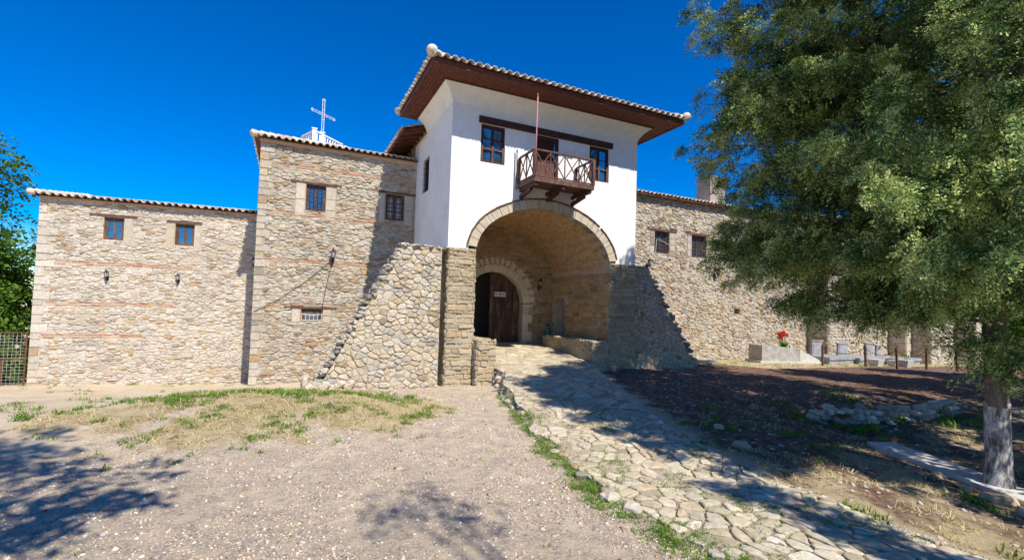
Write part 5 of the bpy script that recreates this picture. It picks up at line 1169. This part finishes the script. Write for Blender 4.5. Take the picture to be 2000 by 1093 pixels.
# ================================================================== TREES
def foliage(name, mat_, parent, C, D, size, K=26, seed=1, wide=.5, leaf=.16, droop=.3, lw=.34, axis_=None):
    """feathery sprays: C centres, D directions; each spray is a fan of K small leaflets around a curved axis"""
    g2 = np.random.default_rng(seed); n = len(C); D = D/np.linalg.norm(D, axis=1, keepdims=True)
    up_ = g2.normal(0, 1, (n, 3)); S = np.cross(D, up_); S /= np.linalg.norm(S, axis=1, keepdims=True)+1e-9; N_ = np.cross(D, S)
    t_ = np.linspace(0, 1, K)[None]*np.ones((n, 1))+g2.normal(0, .03, (n, K)); side = np.where(np.arange(K) % 2 == 0, 1., -1.)[None]*np.ones((n, 1)); lenl = (1-t_*.75)*wide*g2.uniform(.6, 1.2, (n, K))
    fr = g2.uniform(.2, 1, (n, K))
    base = C[:, None]+D[:, None]*(t_*size[:, None])[..., None]+S[:, None]*(side*lenl*fr*size[:, None]*.7)[..., None]+N_[:, None]*(g2.normal(0, .13, (n, K))*size[:, None])[..., None]
    base[..., 2] -= droop*(t_**2)*size[:, None]
    ld_ = D[:, None]*.9+S[:, None]*(side*g2.uniform(.2, 1.1, (n, K)))[..., None]+g2.normal(0, .35, (n, K, 3)); ld_ /= np.linalg.norm(ld_, axis=2, keepdims=True)
    
    if axis_ is None: ow = np.zeros((n, 3))
    else: ow = C-np.array(axis_); ow[:, 2] *= (.35 if np.ndim(axis_) == 1 else 1); ow /= np.linalg.norm(ow, axis=1, keepdims=True)+1e-9; ow[:, 2] += .8
    pp = np.cross(ld_, ow[:, None]*1.5+g2.normal(0, .6, (n, K, 3))); pp /= np.linalg.norm(pp, axis=2, keepdims=True)+1e-9
    L = (size[:, None]*leaf*g2.uniform(.6, 1.4, (n, K)))[..., None]; W = L*lw
    v = np.stack([base, base+ld_*L*.5+pp*W, base+ld_*L, base+ld_*L*.5-pp*W], 2).reshape(-1, 3); F_ = np.arange(len(v)).reshape(-1, 4)
    return npmesh(name, v, F_, mat_, parent)

def trunk_mesh(name, pts, rads, mat_, parent, n=14, seed=1, fl=.12):
    mb = MB(); g2 = random.Random(seed); P = [Vector(q) for q in pts]; vs = []; m = 8; rings = 0
    for i in range(len(P)-1):
        for k in range(m):
            t_ = k/m; c_ = P[i].lerp(P[i+1], t_); r__ = rads[i]+(rads[i+1]-rads[i])*t_
            for j in range(n):
                a = 2*math.pi*j/n; q = r__*(1+fl*mnoise.noise(Vector((math.cos(a)*1.5, math.sin(a)*1.5, c_.z*.8+seed)))*1.6+fl*.4*math.sin(a*5+c_.z*.7)); vs.append((c_.x+q*math.cos(a), c_.y+q*math.sin(a), c_.z))
            rings += 1
    fs = [(i*n+j, i*n+(j+1) % n, (i+1)*n+(j+1) % n, (i+1)*n+j) for i in range(rings-1) for j in range(n)]
    mb.add(vs, fs); return mb.build(name, mat_, parent, smooth=True)

TB = Vector((9.27, 3.30, 0)); zb = float(tz(TB.x, TB.y))-.1
jt = empty('juniper_tree', (0, 0, 0), label='large juniper with lime-washed trunk base and dense drooping crown at the right', cat='tree')
trunk_mesh('trunk', [(TB.x, TB.y, 1.02), (TB.x+.02, TB.y+.02, 3), (TB.x-.05, TB.y+.05, 7), (TB.x, TB.y, 12.5)], [.137, .13, .10, .03], M_['trunk'], jt, seed=3)
trunk_mesh('limewashed_base', [(TB.x+.02, TB.y-.01, zb), (TB.x+.015, TB.y, zb+.35), (TB.x, TB.y, .5), (TB.x, TB.y, 1.0), (TB.x, TB.y, 1.1)], [.23, .158, .142, .138, .136], M_['limewash'], jt, seed=4)

def branch_tree(parent, base, limbs, seed, spray=.42, step=.16, sub=.9, nspr=5, matf='juniper', barkm='trunk', K=26, leaf=.16, droop=.35, lw=.34, wide=.5, clump=False):
    """limbs: list of (start z, tip vector). builds limb mesh and sprays"""
    rd = random.Random(seed); mb = MB(); C = []; D = []; S = []
    for (z0_, tip) in limbs:
        A = Vector((base.x, base.y, z0_)); B = Vector(tip); L = (B-A).length; mid_ = A.lerp(B, .5)+Vector((rd.uniform(-.15, .15), rd.uniform(-.15, .15), .10*L))
        pts = []
        n = 7
        for k in range(n+1):
            t_ = k/n; q = A*(1-t_)**2+mid_*2*t_*(1-t_)+B*t_*t_; pts.append(q+Vector((rd.uniform(-.04, .04), rd.uniform(-.04, .04), rd.uniform(-.04, .04)))*min(1, t_*3))
        mb.tube(pts, [.012+.034*min(L, 4)/4*(1-k/n) for k in range(n+1)], 6)
        m = int(L/step)
        for k in range(m):
            t_ = .18+.82*(k+rd.random())/m; q = A*(1-t_)**2+mid_*2*t_*(1-t_)+B*t_*t_; dr = ((mid_-A)*(1-t_)+(B-mid_)*t_).normalized()
            sd_ = dr.cross(Vector((0, 0, 1))).normalized()*rd.choice((-1, 1)); sl_ = sub*(1.1-t_*.75)*rd.uniform(.4, 1)
            e_ = q+(dr*.55+sd_*.8+Vector((0, 0, rd.uniform(-.25, .35)))).normalized()*sl_
            if rd.random() < .5: mb.tube([q, q.lerp(e_, .5)+Vector((0, 0, .03)), e_], [.012, .009, .005], 4, cap=False)
            if clump and rd.random() < .42: continue
            cj = rd.uniform(.55, 1); cdir = Vector((rd.gauss(0, .3), rd.gauss(0, .3), rd.uniform(-.5, .25)))
            for j in range(nspr):
                s_ = cj if clump else rd.random()**.7; c_ = q.lerp(e_, s_)+Vector((rd.gauss(0, .06), rd.gauss(0, .06), rd.gauss(0, .06))); C.append(c_); D.append((e_-q).normalized()*.6+dr*.4+(cdir if clump else Vector((0, 0, .15)))+Vector((rd.gauss(0, .45), rd.gauss(0, .45), rd.gauss(0, .35)))); S.append(spray*rd.uniform(.55, 1.25))
        for j in range(6): C.append(B+Vector((rd.gauss(0, .08), rd.gauss(0, .08), rd.gauss(0, .08)))); D.append((B-A).normalized()+Vector((rd.gauss(0, .4), rd.gauss(0, .4), rd.gauss(0, .4)))); S.append(spray*rd.uniform(.5, 1.0))
    mb.build('limb', M_[barkm], parent, smooth=True)
    foliage('crown', M_[matf], parent, np.array([tuple(c_) for c_ in C]), np.array([tuple(d_) for d_ in D]), np.array(S), K=K, seed=seed, leaf=leaf, droop=droop, lw=lw, wide=wide, axis_=(base.x, base.y, 3))
    return len(C)
rd = random.Random(21); limbs = []
def prof(z): return np.interp(z, [1.2, 1.8, 2.4, 3.2, 4.1, 5.0, 6, 8, 10, 12.5], [.5, 1.6, 3.0, 3.55, 3.5, 3.45, 3.8, 3.3, 2.3, .6])
z = 2.55
while z < 13:
    nl = 5 if z < 9 else 4; a0 = rd.uniform(0, 6.28)
    for k in range(nl):
        a = a0+2*math.pi*k/nl+rd.uniform(-.4, .4); L = float(prof(z+.4))*rd.uniform(.6, 1.0); limbs.append((z+rd.uniform(-.2, .2), (TB.x+L*math.cos(a), TB.y+L*math.sin(a), z+L*rd.uniform(.0, .45)-.1)))
    z += .40
for k in range(46):
    a = R(rd.uniform(95, 215)); z = rd.uniform(2.6, 10.5); L = float(prof(z+.4))*rd.uniform(.75, 1.02); limbs.append((z+rd.uniform(-.4, .1), (TB.x+L*math.cos(a), TB.y+L*math.sin(a), z+L*rd.uniform(.0, .3))))
# limbs whose tips make the left outline
def at_ray(px_, py_, back=0.0):
    d = Vector(fw)+rr*((px_-1000)/FPX)+uu*((CYP-py_)/FPX); dh = math.hypot(d.x, d.y); t_ = (TB.x*d.x+TB.y*d.y)/dh/dh; t_ *= 1+back; return Vector((0, 0, 2.2))+d*t_
for (px_, py_, dz, bk) in [(1360,25,1.2,0),(1372,85,1.0,.03),(1400,60,.8,-.05),(1352,285,.9,.02),(1380,205,.8,0),(1378,310,.7,-.04),(1395,255,1,-.1),(1400,470,.5,.02),(1405,505,.3,-.02),(1430,440,.4,-.06),(1470,520,.1,.05),(1515,590,.0,0),(1540,600,.0,.06),(1600,610,.0,-.05),(1650,622,-.1,.03),(1700,600,.0,-.08),(1440,540,.1,0),
                           (1840,735,-.15,.0),(1860,700,0,-.05),(1960,735,-.2,-.06),(1925,735,-.2,-.04),(1995,725,-.2,-.05),(1990,690,0,-.06),(1880,640,0,-.05),(1780,600,0,-.1),(1830,590,0,-.12),(1900,600,0,-.1),(1480,120,1,0),(1450,200,.8,0),(1430,350,.7,0),(1460,400,.5,-.05)]:
    q = at_ray(px_, py_, bk); z0_ = q.z-dz-.1; limbs.append((max(1.15, z0_), tuple(q)))
def clump_crown(parent, base, limbs, seed, matf='juniper', nper=30, K=54, csize=(.15, .31)):
    rd = random.Random(seed); mb = MB(); C = []; D = []; S = []; AX = []
    for (z0_, tip) in limbs:
        A = Vector((base.x, base.y, z0_)); B = Vector(tip); L = (B-A).length; md = A.lerp(B, .5)+Vector((rd.uniform(-.35, .35), rd.uniform(-.35, .35), rd.uniform(-.10, .22)*L)); n = 7
        f = lambda t: A*(1-t)**2+md*2*t*(1-t)+B*t*t
        mb.tube([f(k/n) for k in range(n+1)], [.006+.030*min(L, 4)/4*(1-k/n)**1.3 for k in range(n+1)], 5)
        m = max(2, int(L/.33))
        for k in range(m+1):
            t = .30+.70*k/m+(rd.uniform(-.06, .06) if k < m else 0); q = f(t); dr = (f(min(1, t+.05))-f(t-.05)).normalized(); sd_ = dr.cross(Vector((0, 0, 1))).normalized()
            if q.z < 1.55 or (q.z < 2.35 and math.hypot(q.x-base.x, q.y-base.y) > .42): continue
            off = 0 if k == m else rd.uniform(-1, 1)*.75*(1.2-t)*min(L, 3)/3
            c = q+sd_*off+Vector((0, 0, rd.uniform(-.22, .18)))+dr*rd.uniform(-.1, .15); r_c = rd.uniform(*csize)*(1 if k < m else .7)
            if abs(off) > .2: mb.tube([q, q.lerp(c, .6)+Vector((0, 0, .04)), c], [.011, .008, .004], 4, cap=False)
            for j in range(nper):
                v = Vector((rd.gauss(0, 1), rd.gauss(0, 1), rd.gauss(.15, .8))).normalized(); o = c+v*r_c*rd.uniform(.25, .85)
                dd = v*.9+dr*.55+Vector((0, 0, -.25)); C.append(tuple(o)); D.append(tuple(dd)); S.append(r_c*rd.uniform(.45, .95)); AX.append(tuple(c-dr*.1-Vector((0, 0, .05))))
        if B.z > 2.25 and L > 1.5:
            side_ = dr.cross(Vector((0, 0, 1))).normalized()
            for j in range(34):
                t = rd.uniform(.74, 1.04); w_ = (1.08-t)*1.0; sg = rd.choice((-1, 1)); o = f(min(t, 1))+dr*max(0, t-1)*L+side_*sg*rd.random()*w_*.8+Vector((0, 0, rd.gauss(0, .05)-.10*rd.random()))
                C.append(tuple(o)); D.append(tuple(dr+side_*sg*rd.uniform(.2, .9)+Vector((0, 0, rd.uniform(-.6, .1))))); S.append(rd.uniform(.12, .24))
    mb.build('limb', M_['twig'], parent, smooth=True)
    foliage('crown', M_[matf], parent, np.array(C), np.array(D), np.array(S), K=K, seed=seed, leaf=.19, droop=.35, lw=.21, wide=.5, axis_=(base.x, base.y, 3))
    return len(C)
nsp = clump_crown(jt, TB, limbs, 77)
print('juniper sprays', nsp)
# scattered cones
def conifer(label, x, y, H, r__, seed, name='juniper_tree', z0_=1.6, grp='junipers along the terrace', K=16, spray=.6, dens=1.0):
    e = empty(name, (0, 0, 0), label=label, cat='tree', group=grp); b_ = Vector((x, y, 0)); zz = float(tz(x, y))-.1
    trunk_mesh('trunk', [(x, y, zz), (x, y, zz+1.2), (x, y, H)], [.24, .16, .03], M_['limewash'] if name == 'juniper_tree' else M_['trunk'], e, seed=seed)
    rd = random.Random(seed); lm = []; z = z0_
    while z < H-.3:
        for k in range(int(4*dens+.5)):
            a = rd.uniform(0, 6.28); t_ = (z-z0_)/(H-z0_); L = r__*(math.sin(min(1, t_*2.2+.35)*math.pi/2)*(1-t_)**.6+.08)*rd.uniform(.65, 1.05); lm.append((z, (x+L*math.cos(a), y+L*math.sin(a), z+.2*L)))
        z += .5
    branch_tree(e, b_, lm, seed+1, spray=spray, step=.26, nspr=4, K=K, leaf=.24, sub=.8)
    return e
def broad(label, x, y, z0_, H, r__, seed, n=1500, thin=1.0, ncl=26, name='leafy_tree', grp='leafy trees beyond the left wing', gz=None, spray=.5, mt='broadleaf', trunk_h=None):
    e = empty(name, (0, 0, 0), label=label, cat='tree', group=grp); gz = float(tz(x, y)) if gz is None else gz
    trunk_mesh('trunk', [(x, y, gz-.2), (x+.1, y, (gz+H)/2), (x, y+.1, H-.5)], [.2*thin, .13*thin, .03*thin], M_['trunk'], e, seed=seed)
    g2 = np.random.default_rng(seed); cc = []
    for k in range(ncl):
        t_ = g2.random(); z = z0_+(H-z0_)*t_; R_ = r__*math.sqrt(max(.05, 1-(2*t_-1)**2))*g2.uniform(.35, 1); a = g2.uniform(0, 6.28); cc.append((x+R_*math.cos(a), y+R_*math.sin(a), z, g2.uniform(.35, .75)*r__*.5))
    cc = np.array(cc); idx = g2.integers(0, ncl, n); d = g2.normal(0, 1, (n, 3)); d /= np.linalg.norm(d, axis=1, keepdims=True); rad_ = cc[idx, 3]*g2.uniform(.45, 1.05, n)
    C = cc[idx, :3]+d*rad_[:, None]; foliage('crown', M_[mt], e, C, d+np.array([0, 0, -.1]), np.full(n, spray)*g2.uniform(.6, 1.2, n), K=14, seed=seed, leaf=.26, droop=.3, lw=.4, wide=.6, axis_=(x, y, (z0_+H)/2))
    mb = MB(); rd = random.Random(seed)
    for k in range(12): q = cc[k]; mb.tube([(x, y, gz+(q[2]-gz)*.55), ((x+q[0])/2, (y+q[1])/2, q[2]*.85), tuple(q[:3])], [.06*thin, .04*thin, .012*thin], 5, cap=False)
    mb.build('limb', M_['trunk'], e); return e
conifer('second whitewashed juniper at the right edge of the photo, just behind the large one', 11.75, 3.6, 16.0, 2.9, 31, z0_=2.6, dens=.8)
broad('tall leafy tree of the terrace row, outside the right edge', 14.7, 4.2, 8.0, 17.2, 2.7, 32, 2200, grp='trees along the terrace', spray=.6)
conifer('fourth juniper of the terrace row, outside the right edge', 19.5, 4.6, 10, 3.2, 33)
conifer('farthest juniper of the terrace row, outside the right edge', 25.0, 4.2, 10, 3.2, 34)
conifer('juniper just outside the frame to the right of the viewer', 11.6, -1.2, 9.0, 2.2, 36, dens=.8)
conifer('juniper outside the frame right of the viewer, second from the path', 15.6, .3, 10.0, 2.4, 37, dens=.7)
conifer('slim young cypress standing behind the viewer on the right', 6.1, -1.8, 8.5, .42, 35, name='cypress_tree', z0_=.8, grp='trees behind the viewer', spray=.36, dens=1.8)

broad('tall leafy tree rising highest at the left edge behind the fence', -13.2, 25.5, -1.0, 9.0, 3.0, 41, 3600, ncl=48)
broad('dense round green tree just behind the mesh fence', -11.1, 24.6, -1.2, 5.2, 1.7, 42, 2400, ncl=36)
broad('low leafy bush filling the gap behind the fence', -10.1, 24.0, -1.6, 1.9, 1.3, 43, 900)
broad('leafy tree farther back, out past the left edge', -16, 26, -1, 8.5, 3, 44, 1500)
broad('small leafy tree between the wing corner and the tall tree', -9.6, 26.5, -.8, 4.6, 1.5, 47, 1000)
broad('leafy tree seen low beyond the far end of the right range', 46, 12.5, -1.2, 6.5, 3.2, 45, 1100, grp='leafy trees past the right range', spray=.8)
broad('bright leafy tree low at the right edge beyond the terrace', 52, 17.5, -1.5, 5.0, 3.5, 46, 1100, grp='leafy trees past the right range', spray=.9)
# trees behind the viewer (their shade falls on the forecourt)
broad('leafy tree behind the viewer to the left, shading the gravel', -2.3, 0.1, 7.4, 11.0, 1.8, 51, 430, thin=.5, grp='trees behind the viewer')
broad('leafy tree farther behind the viewer, shading the near gravel', -2.0, -3.2, 7.6, 10.6, 1.3, 52, 300, thin=.5, grp='trees behind the viewer')
broad('small leafy tree directly behind the viewer', 2.55, -2.3, 8.7, 9.9, .6, 53, 55, thin=.18, grp='trees behind the viewer', spray=.26)
